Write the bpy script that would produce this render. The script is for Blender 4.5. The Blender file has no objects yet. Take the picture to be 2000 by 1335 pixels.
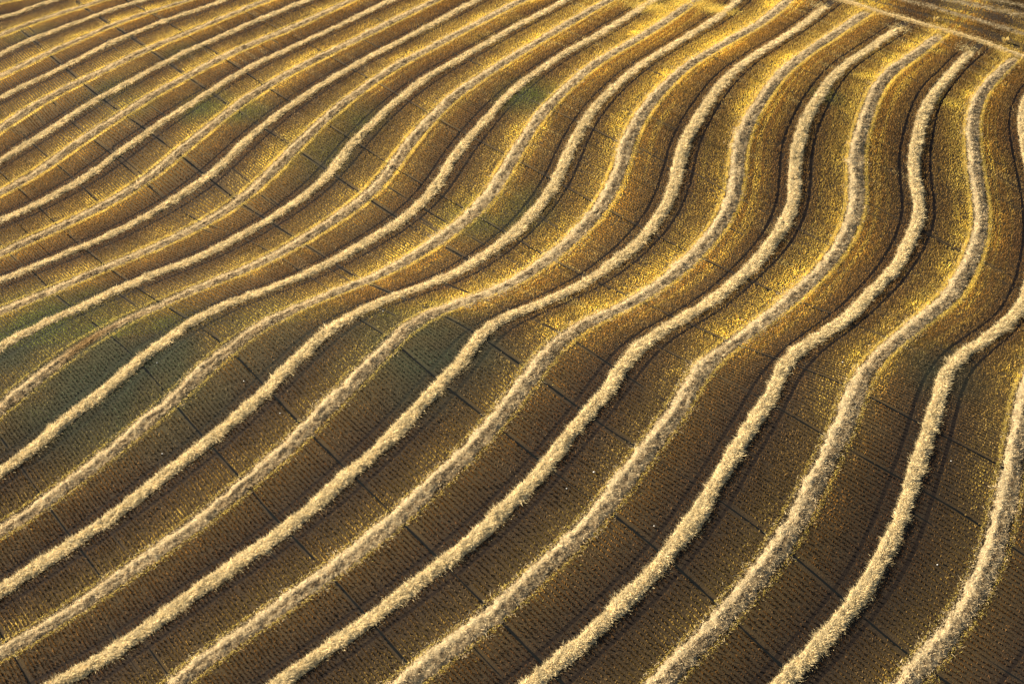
import bpy, math, random
import numpy as np
rng = np.random.default_rng(7)
random.seed(7)
C = bpy.context.scene

# ------------------------------------------------------------------ camera
K_TH = 36.0      # degrees the view looks down
cam_d = bpy.data.cameras.new('camera'); cam = bpy.data.objects.new('camera', cam_d)
C.collection.objects.link(cam); C.camera = cam
cam_d.sensor_fit = 'VERTICAL'; cam_d.angle = math.radians(24.0)
cam_d.clip_start = 1.0; cam_d.clip_end = 9000.0
cam.location = (0.0, -115.481, 83.902)
cam.rotation_euler = (math.radians(90.0 - K_TH), 0, 0)

# ------------------------------------------------------------------ sky, sun, exposure
SUN_EL = 30.0
SUN_AZ = math.degrees(math.atan2(0.30, -0.95))      # direction towards the sun, counted from +X
world = bpy.data.worlds.new('World'); C.world = world; world.use_nodes = True
wn = world.node_tree.nodes; wl = world.node_tree.links
sky = wn.new('ShaderNodeTexSky'); sky.sky_type = 'NISHITA'; sky.sun_disc = False
sky.sun_elevation = math.radians(SUN_EL); sky.sun_rotation = math.radians(90.0 - SUN_AZ)
sky.air_density = 1.0; sky.dust_density = 1.5
wl.new(sky.outputs[0], wn['Background'].inputs[0]); wn['Background'].inputs[1].default_value = 0.05
sl = bpy.data.lights.new('sun', 'SUN'); sun = bpy.data.objects.new('sun', sl); C.collection.objects.link(sun)
sl.energy = 5.0; sl.angle = math.radians(0.5); sl.color = (1.0, 0.90, 0.72)
sun.rotation_euler = (math.radians(90.0 - SUN_EL), 0, math.radians(SUN_AZ + 90.0))
C.view_settings.view_transform = 'Standard'; C.view_settings.look = 'None'
C.view_settings.exposure = 1.45; C.view_settings.gamma = 1.0; C.view_settings.use_curve_mapping = False

# ------------------------------------------------------------------ survey of the field (metres, plan view)

HX0,HY0,HS,HNX,HNY=-74.0021,-49.6855,9.7500,17,15
HC=[-4.34,-5.10,-5.80,-6.38,-6.87,-7.35,-7.86,-8.53,-9.28,-9.89,-10.13,-9.90,-9.25,-8.32,-7.24,-6.10,-4.95,-4.19,-4.75,-5.28,-5.69,-5.88,-5.80,-5.63,-5.68,-6.06,-6.53,-7.02,-7.35,-7.36,-7.09,-6.71,-6.31,-5.91,-4.09,-4.35,-4.65,-4.91,-4.86,-4.21,-3.55,-2.94,-2.79,-3.00,-3.69,-4.68,-5.43,-5.86,-6.20,-6.53,-6.86,-4.09,-3.91,-3.80,-3.80,-3.38,-2.33,-1.26,-0.30,0.21,0.29,-0.42,-1.83,-3.39,-4.66,-5.76,-6.77,-7.76,-4.22,-3.51,-2.79,-2.07,-1.18,0.20,1.67,2.52,2.56,2.25,1.60,0.06,-1.88,-3.75,-5.47,-7.03,-8.53,-4.36,-3.29,-2.02,-0.41,0.87,2.18,3.23,3.60,2.96,2.08,1.29,0.23,-1.50,-3.43,-5.43,-7.30,-9.09,-4.41,-3.33,-2.22,-1.16,-0.09,0.36,0.60,0.80,1.05,1.10,0.65,-0.38,-1.93,-3.70,-5.61,-7.52,-9.42,-4.49,-3.57,-2.78,-2.22,-1.67,-0.78,0.08,0.78,1.76,2.13,1.57,0.24,-1.55,-3.67,-5.69,-7.60,-9.50,-4.67,-3.87,-3.19,-2.43,-1.46,-0.04,1.52,2.88,4.16,4.61,3.67,1.85,-0.45,-3.04,-5.38,-7.38,-9.31,-4.91,-3.94,-2.80,-1.09,0.48,2.03,3.60,4.74,5.50,5.89,5.07,3.24,0.77,-2.01,-4.59,-6.74,-8.77,-5.02,-3.54,-1.79,-0.27,1.37,2.65,3.67,4.60,5.00,5.08,4.58,3.33,1.31,-1.15,-3.58,-5.78,-7.84,-4.96,-3.40,-1.73,-0.14,1.08,1.98,2.96,3.81,4.15,3.75,3.01,2.04,0.75,-0.95,-2.81,-4.71,-6.58,-4.94,-3.16,-1.79,-0.33,0.42,1.46,2.48,3.09,3.14,2.67,1.81,0.82,-0.04,-1.09,-2.34,-3.70,-5.11,-5.50,-3.77,-2.53,-1.61,-0.42,0.83,1.77,2.22,2.14,1.67,0.93,0.11,-0.58,-1.24,-1.95,-2.74,-3.56,-6.67,-5.58,-4.31,-3.00,-1.43,-0.03,0.90,1.26,1.13,0.69,0.09,-0.52,-1.02,-1.36,-1.60,-1.80,-2.01]
WR={0:[-56.12,85.78,-59.88,84.39,-63.63,83.01,-64.66,82.78,-65.68,82.55,-66.63,82.11,-67.55,81.56,-68.43,80.96,-69.29,80.28,-69.66,79.95,-72.92,77.62,-76.17,75.30],
1:[-51.23,85.07,-54.72,83.11,-58.20,81.14,-59.16,80.71,-60.10,80.23,-61.01,79.67,-61.89,79.06,-62.77,78.43,-63.63,77.78,-64.49,77.14,-65.35,76.52,-65.85,76.15,-69.08,73.78,-72.30,71.41],
2:[-45.71,83.45,-49.01,81.19,-52.31,78.93,-53.21,78.33,-54.11,77.72,-55.00,77.10,-55.88,76.48,-56.75,75.85,-57.62,75.22,-58.47,74.57,-59.33,73.93,-60.18,73.31,-61.03,72.70,-61.86,72.06,-62.66,71.35,-63.43,70.59,-64.09,69.87,-67.03,67.15,-69.96,64.43],
3:[-40.37,81.54,-43.65,79.24,-46.92,76.95,-47.85,76.44,-48.76,75.87,-49.63,75.21,-50.47,74.45,-51.28,73.62,-52.07,72.78,-52.88,71.99,-53.71,71.29,-54.54,70.63,-55.36,69.95,-56.16,69.24,-56.97,68.57,-57.80,67.98,-58.64,67.40,-59.45,66.79,-60.22,66.08,-60.95,65.31,-61.65,64.47,-62.33,63.61,-65.02,60.65,-67.71,57.69],
4:[-34.93,79.45,-38.08,76.98,-41.23,74.52,-42.09,73.77,-42.95,73.06,-43.82,72.39,-44.71,71.79,-45.59,71.21,-46.46,70.60,-47.31,69.94,-48.14,69.24,-48.95,68.50,-49.74,67.73,-50.51,66.93,-51.27,66.13,-52.04,65.37,-52.83,64.68,-53.62,64.03,-54.41,63.38,-55.17,62.68,-55.92,61.96,-56.67,61.25,-57.41,60.54,-58.15,59.85,-58.89,59.17,-59.63,58.49,-60.12,58.05,-63.06,55.34,-66.01,52.63],
5:[-30.32,78.73,-33.25,76.01,-36.18,73.28,-37.01,72.41,-37.85,71.58,-38.70,70.84,-39.56,70.14,-40.41,69.44,-41.25,68.72,-42.08,67.97,-42.89,67.21,-43.69,66.42,-44.48,65.64,-45.27,64.89,-46.07,64.19,-46.87,63.50,-47.66,62.81,-48.43,62.08,-49.18,61.32,-49.91,60.53,-50.62,59.73,-51.33,58.92,-52.02,58.11,-52.72,57.32,-53.43,56.58,-54.17,55.91,-54.92,55.29,-55.67,54.68,-56.41,54.06,-57.14,53.42,-57.86,52.77,-58.57,52.12,-59.22,51.51,-62.18,48.83,-65.14,46.14],
6:[-24.56,77.05,-27.42,74.25,-30.28,71.46,-31.16,70.75,-32.01,69.96,-32.83,69.09,-33.63,68.18,-34.44,67.29,-35.24,66.42,-36.03,65.55,-36.81,64.65,-37.58,63.77,-38.36,62.96,-39.17,62.25,-39.99,61.61,-40.81,60.98,-41.62,60.34,-42.42,59.67,-43.20,58.98,-43.96,58.25,-44.70,57.50,-45.42,56.73,-46.14,55.97,-46.87,55.23,-47.61,54.55,-48.36,53.91,-49.12,53.32,-49.89,52.74,-50.64,52.14,-51.37,51.51,-52.07,50.82,-52.75,50.10,-53.41,49.35,-54.05,48.58,-54.67,47.80,-55.29,47.01,-55.89,46.21,-56.48,45.39,-57.05,44.56,-57.32,44.14,-59.62,40.87,-61.92,37.60],
7:[-19.39,75.49,-22.28,72.72,-25.17,69.96,-26.04,69.21,-26.90,68.43,-27.73,67.59,-28.55,66.72,-29.37,65.86,-30.19,65.05,-31.02,64.28,-31.83,63.48,-32.62,62.62,-33.39,61.72,-34.14,60.81,-34.90,59.94,-35.67,59.12,-36.45,58.38,-37.23,57.65,-37.99,56.90,-38.72,56.08,-39.44,55.24,-40.16,54.45,-40.88,53.70,-41.61,52.95,-42.31,52.18,-43.00,51.40,-43.68,50.63,-44.37,49.88,-45.07,49.17,-45.77,48.49,-46.48,47.83,-47.16,47.14,-47.82,46.41,-48.45,45.63,-49.06,44.85,-49.67,44.07,-50.29,43.32,-50.92,42.59,-51.55,41.88,-52.19,41.20,-52.82,40.52,-53.46,39.85,-54.08,39.16,-54.68,38.44,-55.26,37.68,-55.58,37.23,-58.10,34.13,-60.62,31.02],
8:[-14.63,74.23,-17.25,71.21,-19.86,68.18,-20.69,67.22,-21.51,66.27,-22.33,65.33,-23.14,64.40,-23.94,63.47,-24.73,62.54,-25.53,61.64,-26.32,60.78,-27.13,59.98,-27.95,59.25,-28.77,58.55,-29.59,57.87,-30.40,57.19,-31.19,56.46,-31.95,55.64,-32.68,54.77,-33.40,53.91,-34.14,53.12,-34.88,52.36,-35.60,51.58,-36.30,50.77,-37.00,49.98,-37.71,49.25,-38.44,48.59,-39.17,47.94,-39.87,47.25,-40.55,46.52,-41.21,45.76,-41.84,44.98,-42.48,44.21,-43.12,43.46,-43.77,42.75,-44.42,42.06,-45.07,41.37,-45.70,40.67,-46.33,39.96,-46.96,39.27,-47.58,38.56,-48.17,37.83,-48.74,37.06,-49.28,36.24,-49.80,35.40,-50.33,34.58,-50.88,33.79,-51.45,33.05,-52.06,32.39,-52.69,31.78,-53.34,31.20,-53.91,30.70,-56.81,27.94,-59.70,25.18],
9:[-9.73,73.18,-12.27,70.09,-14.82,67.01,-15.66,66.03,-16.49,65.05,-17.30,64.04,-18.10,63.03,-18.90,62.03,-19.70,61.08,-20.49,60.15,-21.29,59.25,-22.08,58.35,-22.86,57.47,-23.64,56.60,-24.42,55.74,-25.19,54.89,-25.96,54.06,-26.73,53.26,-27.50,52.53,-28.28,51.83,-29.04,51.09,-29.76,50.28,-30.46,49.42,-31.15,48.56,-31.83,47.72,-32.50,46.90,-33.17,46.08,-33.82,45.26,-34.47,44.46,-35.13,43.70,-35.79,42.98,-36.47,42.29,-37.15,41.63,-37.81,40.96,-38.46,40.27,-39.08,39.53,-39.68,38.76,-40.27,38.01,-40.88,37.29,-41.50,36.59,-42.10,35.88,-42.68,35.14,-43.25,34.38,-43.80,33.59,-44.36,32.83,-44.93,32.10,-45.54,31.42,-46.17,30.79,-46.80,30.19,-47.44,29.58,-48.07,28.95,-48.68,28.31,-49.29,27.66,-49.91,27.03,-50.54,26.46,-51.20,25.93,-51.87,25.44,-52.44,25.04,-55.58,22.56,-58.72,20.08],
10:[-4.26,72.17,-6.80,69.08,-9.35,66.00,-10.20,64.95,-11.05,63.93,-11.88,62.92,-12.71,61.92,-13.53,60.93,-14.34,59.96,-15.15,59.01,-15.95,58.08,-16.75,57.13,-17.52,56.16,-18.29,55.18,-19.06,54.25,-19.83,53.39,-20.61,52.57,-21.39,51.77,-22.16,50.97,-22.91,50.15,-23.65,49.31,-24.37,48.47,-25.08,47.62,-25.78,46.79,-26.48,45.99,-27.19,45.25,-27.91,44.54,-28.60,43.82,-29.26,43.03,-29.87,42.18,-30.46,41.29,-31.03,40.41,-31.61,39.57,-32.20,38.76,-32.81,38.01,-33.43,37.28,-34.04,36.57,-34.66,35.86,-35.25,35.13,-35.81,34.35,-36.33,33.52,-36.83,32.67,-37.33,31.82,-37.86,31.01,-38.42,30.26,-39.03,29.60,-39.66,28.99,-40.30,28.38,-40.93,27.75,-41.55,27.10,-42.17,26.47,-42.81,25.87,-43.44,25.26,-44.06,24.63,-44.67,23.99,-45.28,23.37,-45.91,22.79,-46.55,22.23,-47.17,21.66,-47.78,21.05,-48.38,20.43,-48.96,19.80,-49.54,19.17,-50.12,18.54,-50.57,18.05,-53.28,15.11,-55.99,12.17],
11:[-0.04,72.06,-2.24,68.72,-4.44,65.39,-5.29,64.14,-6.12,62.90,-6.93,61.65,-7.73,60.40,-8.52,59.19,-9.31,58.03,-10.10,56.93,-10.89,55.87,-11.67,54.85,-12.46,53.86,-13.24,52.93,-14.03,52.03,-14.81,51.15,-15.57,50.27,-16.33,49.38,-17.07,48.47,-17.79,47.55,-18.50,46.65,-19.21,45.78,-19.92,44.94,-20.62,44.12,-21.31,43.30,-21.98,42.48,-22.65,41.69,-23.32,40.92,-23.99,40.18,-24.65,39.45,-25.29,38.70,-25.92,37.95,-26.54,37.20,-27.15,36.45,-27.73,35.68,-28.29,34.88,-28.82,34.04,-29.33,33.18,-29.82,32.32,-30.33,31.48,-30.87,30.69,-31.44,29.96,-32.05,29.29,-32.66,28.63,-33.28,27.96,-33.88,27.28,-34.48,26.59,-35.08,25.90,-35.68,25.21,-36.29,24.55,-36.91,23.90,-37.53,23.26,-38.15,22.62,-38.76,21.98,-39.38,21.35,-40.00,20.73,-40.62,20.12,-41.24,19.51,-41.85,18.91,-42.47,18.33,-43.11,17.79,-43.75,17.28,-44.39,16.78,-45.01,16.24,-45.60,15.66,-46.19,15.07,-46.78,14.51,-47.39,13.98,-48.00,13.47,-48.61,12.98,-49.07,12.60,-52.14,10.03,-55.20,7.47],
12:[6.31,71.92,3.93,68.71,1.54,65.50,0.62,64.40,-0.28,63.27,-1.15,62.04,-1.99,60.74,-2.81,59.44,-3.63,58.18,-4.45,57.04,-5.28,56.00,-6.11,55.00,-6.92,53.98,-7.70,52.91,-8.47,51.83,-9.24,50.81,-10.02,49.89,-10.81,49.03,-11.59,48.19,-12.35,47.32,-13.09,46.42,-13.79,45.44,-14.46,44.45,-15.13,43.47,-15.80,42.55,-16.48,41.69,-17.16,40.90,-17.83,40.11,-18.46,39.27,-19.04,38.36,-19.59,37.43,-20.14,36.54,-20.71,35.70,-21.29,34.89,-21.86,34.10,-22.43,33.32,-22.99,32.53,-23.53,31.71,-24.03,30.86,-24.52,29.99,-25.02,29.12,-25.52,28.27,-26.03,27.42,-26.55,26.60,-27.09,25.80,-27.66,25.04,-28.24,24.32,-28.85,23.64,-29.47,22.98,-30.09,22.34,-30.72,21.70,-31.35,21.07,-31.97,20.42,-32.59,19.78,-33.21,19.14,-33.83,18.51,-34.46,17.91,-35.09,17.33,-35.73,16.77,-36.36,16.20,-36.97,15.60,-37.58,14.99,-38.19,14.40,-38.82,13.87,-39.44,13.34,-40.05,12.78,-40.63,12.18,-41.20,11.57,-41.78,10.98,-42.36,10.41,-42.95,9.87,-43.54,9.35,-44.14,8.86,-44.74,8.39,-45.34,7.93,-45.95,7.49,-46.55,7.05,-47.16,6.62,-47.37,6.47,-50.62,4.13,-53.86,1.79],
13:[10.43,72.18,8.36,68.76,6.29,65.34,5.40,63.76,4.51,62.25,3.63,60.83,2.75,59.49,1.88,58.24,1.02,57.03,0.18,55.83,-0.64,54.59,-1.44,53.33,-2.22,52.09,-3.00,50.90,-3.78,49.78,-4.57,48.74,-5.34,47.75,-6.11,46.78,-6.87,45.82,-7.61,44.87,-8.35,43.96,-9.08,43.08,-9.79,42.19,-10.47,41.27,-11.12,40.32,-11.75,39.38,-12.38,38.46,-12.99,37.56,-13.58,36.67,-14.16,35.78,-14.73,34.92,-15.31,34.09,-15.88,33.27,-16.42,32.43,-16.92,31.55,-17.37,30.60,-17.78,29.62,-18.20,28.66,-18.67,27.76,-19.18,26.93,-19.73,26.14,-20.30,25.39,-20.89,24.65,-21.48,23.93,-22.08,23.23,-22.70,22.56,-23.32,21.90,-23.94,21.25,-24.57,20.60,-25.20,19.96,-25.83,19.31,-26.46,18.66,-27.07,17.99,-27.68,17.30,-28.28,16.60,-28.88,15.90,-29.48,15.22,-30.10,14.58,-30.72,13.98,-31.36,13.43,-32.01,12.92,-32.67,12.45,-33.32,11.97,-33.94,11.44,-34.55,10.85,-35.14,10.26,-35.74,9.68,-36.33,9.12,-36.91,8.54,-37.47,7.92,-38.02,7.30,-38.57,6.69,-39.13,6.13,-39.71,5.61,-40.30,5.14,-40.89,4.69,-41.48,4.24,-42.07,3.78,-42.64,3.31,-43.21,2.84,-43.77,2.36,-44.31,1.86,-44.82,1.32,-45.32,0.76,-45.71,0.31,-48.45,-2.60,-51.20,-5.51],
14:[15.91,73.35,13.88,69.90,11.85,66.46,10.89,64.86,9.95,63.28,9.02,61.69,8.12,60.12,7.23,58.57,6.36,57.06,5.51,55.59,4.67,54.15,3.86,52.72,3.06,51.33,2.27,50.03,1.47,48.85,0.67,47.74,-0.11,46.64,-0.87,45.53,-1.62,44.43,-2.35,43.39,-3.09,42.41,-3.82,41.47,-4.55,40.60,-5.27,39.78,-5.97,38.96,-6.62,38.06,-7.19,37.07,-7.74,36.05,-8.28,35.07,-8.85,34.16,-9.42,33.30,-9.98,32.44,-10.50,31.54,-10.97,30.59,-11.40,29.61,-11.82,28.62,-12.23,27.64,-12.66,26.68,-13.13,25.77,-13.63,24.91,-14.17,24.10,-14.75,23.34,-15.35,22.63,-15.96,21.95,-16.59,21.28,-17.21,20.59,-17.81,19.88,-18.42,19.16,-19.02,18.44,-19.64,17.74,-20.25,17.03,-20.85,16.30,-21.45,15.57,-22.05,14.83,-22.66,14.11,-23.27,13.42,-23.89,12.78,-24.52,12.17,-25.16,11.57,-25.78,10.97,-26.41,10.37,-27.04,9.81,-27.67,9.26,-28.29,8.71,-28.89,8.11,-29.48,7.49,-30.06,6.87,-30.65,6.27,-31.23,5.70,-31.82,5.16,-32.42,4.67,-33.03,4.18,-33.62,3.70,-34.20,3.20,-34.78,2.71,-35.36,2.22,-35.93,1.73,-36.49,1.24,-37.03,0.72,-37.55,0.18,-38.05,-0.39,-38.53,-0.98,-38.99,-1.58,-39.43,-2.19,-39.87,-2.81,-40.30,-3.40,-40.74,-3.98,-41.19,-4.54,-41.65,-5.09,-42.10,-5.63,-42.54,-6.18,-42.98,-6.72,-43.41,-7.27,-43.75,-7.69,-46.25,-10.81,-48.75,-13.93],
15:[20.79,74.24,18.96,70.68,17.13,67.12,16.15,65.24,15.18,63.36,14.24,61.49,13.31,59.68,12.39,57.95,11.48,56.28,10.59,54.68,9.71,53.17,8.83,51.79,7.97,50.53,7.11,49.32,6.28,48.11,5.48,46.85,4.70,45.61,3.93,44.41,3.17,43.26,2.43,42.15,1.70,41.07,1.00,40.02,0.32,38.97,-0.31,37.90,-0.91,36.81,-1.48,35.74,-2.04,34.72,-2.60,33.74,-3.17,32.80,-3.73,31.89,-4.28,31.00,-4.82,30.11,-5.35,29.23,-5.84,28.32,-6.28,27.37,-6.65,26.35,-7.00,25.32,-7.39,24.33,-7.85,23.43,-8.37,22.59,-8.91,21.77,-9.47,20.95,-10.02,20.15,-10.60,19.37,-11.20,18.64,-11.84,17.96,-12.49,17.33,-13.14,16.70,-13.79,16.05,-14.42,15.35,-15.04,14.63,-15.65,13.88,-16.26,13.13,-16.87,12.40,-17.49,11.69,-18.12,11.01,-18.75,10.34,-19.37,9.67,-19.99,9.01,-20.62,8.37,-21.24,7.76,-21.87,7.16,-22.50,6.59,-23.13,6.06,-23.77,5.59,-24.42,5.14,-25.05,4.68,-25.67,4.18,-26.28,3.65,-26.87,3.10,-27.44,2.53,-27.99,1.94,-28.52,1.32,-29.04,0.69,-29.53,0.03,-30.01,-0.61,-30.49,-1.24,-30.97,-1.83,-31.45,-2.42,-31.92,-3.01,-32.38,-3.60,-32.83,-4.18,-33.28,-4.76,-33.72,-5.33,-34.15,-5.91,-34.59,-6.47,-35.04,-7.00,-35.52,-7.49,-36.02,-7.95,-36.52,-8.40,-36.99,-8.88,-37.45,-9.38,-37.87,-9.91,-38.29,-10.45,-38.70,-11.00,-39.11,-11.54,-39.52,-12.08,-39.94,-12.60,-40.38,-13.08,-40.85,-13.54,-41.32,-13.98,-41.79,-14.43,-42.14,-14.76,-45.02,-17.53,-47.91,-20.30],
16:[25.98,75.57,24.19,71.99,22.40,68.41,21.36,66.42,20.35,64.41,19.36,62.39,18.38,60.38,17.42,58.43,16.47,56.54,15.53,54.76,14.61,53.07,13.70,51.47,12.81,49.97,11.94,48.59,11.07,47.31,10.22,46.10,9.39,44.88,8.61,43.61,7.86,42.30,7.15,41.00,6.47,39.74,5.80,38.52,5.16,37.37,4.52,36.27,3.90,35.23,3.29,34.21,2.72,33.19,2.20,32.14,1.73,31.07,1.30,29.99,0.86,28.95,0.42,27.94,-0.03,26.96,-0.46,25.98,-0.86,24.99,-1.24,23.99,-1.65,23.03,-2.12,22.13,-2.62,21.26,-3.16,20.42,-3.71,19.60,-4.28,18.81,-4.87,18.05,-5.49,17.32,-6.12,16.61,-6.75,15.91,-7.38,15.19,-8.01,14.45,-8.62,13.68,-9.23,12.89,-9.85,12.10,-10.47,11.33,-11.10,10.58,-11.72,9.81,-12.34,9.04,-12.96,8.29,-13.60,7.64,-14.26,7.09,-14.92,6.55,-15.57,5.95,-16.19,5.29,-16.80,4.63,-17.42,4.02,-18.05,3.47,-18.68,2.97,-19.32,2.48,-19.94,1.99,-20.54,1.45,-21.12,0.87,-21.68,0.28,-22.23,-0.31,-22.77,-0.90,-23.29,-1.50,-23.78,-2.13,-24.26,-2.76,-24.74,-3.37,-25.22,-3.94,-25.71,-4.50,-26.19,-5.05,-26.64,-5.64,-27.04,-6.26,-27.41,-6.91,-27.79,-7.53,-28.21,-8.09,-28.67,-8.60,-29.15,-9.08,-29.63,-9.56,-30.10,-10.04,-30.56,-10.54,-31.01,-11.04,-31.45,-11.54,-31.90,-12.03,-32.34,-12.53,-32.78,-13.03,-33.22,-13.52,-33.67,-14.00,-34.13,-14.45,-34.60,-14.89,-35.08,-15.32,-35.56,-15.74,-36.04,-16.17,-36.50,-16.61,-36.95,-17.07,-37.39,-17.54,-37.81,-18.03,-38.22,-18.52,-38.64,-19.01,-39.07,-19.47,-39.53,-19.88,-40.02,-20.27,-40.52,-20.63,-40.76,-20.80,-43.91,-23.27,-47.05,-25.74],
17:[31.37,77.78,29.73,74.13,28.09,70.48,27.06,68.08,26.04,65.72,25.01,63.46,23.98,61.35,22.95,59.38,21.92,57.49,20.91,55.64,19.93,53.80,18.96,52.03,18.02,50.38,17.09,48.85,16.18,47.41,15.29,46.02,14.44,44.64,13.62,43.25,12.85,41.86,12.10,40.52,11.36,39.26,10.64,38.09,9.95,36.95,9.31,35.80,8.72,34.63,8.17,33.46,7.65,32.31,7.16,31.18,6.70,30.06,6.29,28.95,5.92,27.83,5.58,26.72,5.25,25.63,4.91,24.55,4.55,23.51,4.15,22.51,3.70,21.55,3.22,20.63,2.71,19.74,2.19,18.86,1.65,17.99,1.10,17.12,0.55,16.26,-0.02,15.41,-0.62,14.60,-1.24,13.84,-1.87,13.09,-2.51,12.34,-3.15,11.57,-3.78,10.80,-4.43,10.03,-5.07,9.28,-5.72,8.52,-6.38,7.79,-7.04,7.11,-7.72,6.51,-8.40,5.98,-9.08,5.45,-9.75,4.88,-10.40,4.27,-11.05,3.65,-11.69,3.03,-12.31,2.39,-12.91,1.72,-13.51,1.07,-14.11,0.45,-14.69,-0.15,-15.26,-0.79,-15.78,-1.47,-16.27,-2.19,-16.73,-2.92,-17.18,-3.63,-17.63,-4.32,-18.08,-4.98,-18.53,-5.61,-18.99,-6.23,-19.43,-6.83,-19.86,-7.44,-20.27,-8.06,-20.67,-8.67,-21.08,-9.25,-21.52,-9.80,-21.98,-10.31,-22.46,-10.79,-22.94,-11.26,-23.42,-11.72,-23.90,-12.19,-24.36,-12.67,-24.81,-13.16,-25.26,-13.63,-25.73,-14.09,-26.21,-14.53,-26.69,-14.96,-27.17,-15.39,-27.65,-15.81,-28.13,-16.24,-28.61,-16.67,-29.08,-17.10,-29.53,-17.56,-29.97,-18.02,-30.42,-18.47,-30.87,-18.91,-31.33,-19.35,-31.77,-19.80,-32.22,-20.25,-32.67,-20.67,-33.15,-21.08,-33.63,-21.46,-34.11,-21.85,-34.59,-22.24,-35.05,-22.64,-35.51,-23.05,-35.97,-23.47,-36.42,-23.89,-36.87,-24.31,-37.31,-24.72,-37.76,-25.13,-38.21,-25.54,-38.64,-25.96,-39.06,-26.40,-39.38,-26.77,-42.18,-29.62,-44.98,-32.48],
18:[34.90,72.39,34.67,71.94,34.45,71.49,33.34,69.35,32.23,67.17,31.13,64.98,30.03,62.85,28.94,60.83,27.84,58.96,26.76,57.17,25.70,55.39,24.65,53.55,23.64,51.73,22.64,50.04,21.67,48.53,20.72,47.08,19.80,45.63,18.93,44.12,18.11,42.59,17.33,41.07,16.58,39.62,15.86,38.25,15.17,36.94,14.53,35.65,13.94,34.38,13.39,33.13,12.87,31.91,12.39,30.72,11.98,29.53,11.65,28.33,11.39,27.13,11.16,25.95,10.90,24.80,10.58,23.70,10.21,22.64,9.79,21.62,9.33,20.64,8.84,19.68,8.33,18.75,7.80,17.84,7.25,16.94,6.69,16.05,6.12,15.16,5.55,14.28,4.96,13.41,4.35,12.58,3.72,11.77,3.08,10.96,2.45,10.13,1.82,9.28,1.18,8.42,0.54,7.54,-0.10,6.69,-0.76,5.87,-1.42,5.13,-2.10,4.47,-2.79,3.88,-3.48,3.33,-4.16,2.79,-4.84,2.26,-5.52,1.76,-6.19,1.28,-6.85,0.77,-7.49,0.21,-8.11,-0.41,-8.69,-1.10,-9.21,-1.85,-9.68,-2.67,-10.10,-3.52,-10.51,-4.34,-10.95,-5.08,-11.42,-5.75,-11.89,-6.39,-12.34,-7.04,-12.76,-7.70,-13.19,-8.34,-13.63,-8.95,-14.08,-9.52,-14.54,-10.07,-15.00,-10.62,-15.43,-11.17,-15.86,-11.73,-16.29,-12.28,-16.72,-12.82,-17.14,-13.35,-17.57,-13.88,-18.00,-14.40,-18.45,-14.89,-18.91,-15.36,-19.37,-15.82,-19.84,-16.27,-20.30,-16.72,-20.77,-17.16,-21.24,-17.60,-21.71,-18.04,-22.17,-18.48,-22.61,-18.94,-23.05,-19.41,-23.48,-19.88,-23.91,-20.35,-24.36,-20.80,-24.82,-21.23,-25.29,-21.63,-25.78,-22.01,-26.28,-22.38,-26.77,-22.75,-27.25,-23.14,-27.72,-23.54,-28.18,-23.94,-28.64,-24.35,-29.11,-24.75,-29.57,-25.14,-30.03,-25.54,-30.47,-25.96,-30.90,-26.39,-31.32,-26.83,-31.76,-27.24,-32.22,-27.63,-32.68,-28.01,-33.13,-28.40,-33.56,-28.81,-33.99,-29.22,-34.43,-29.61,-34.89,-29.97,-35.36,-30.32,-35.82,-30.67,-36.28,-31.04,-36.72,-31.41,-37.17,-31.77,-37.62,-32.13,-38.04,-32.45,-41.16,-34.95,-44.28,-37.45],
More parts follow.
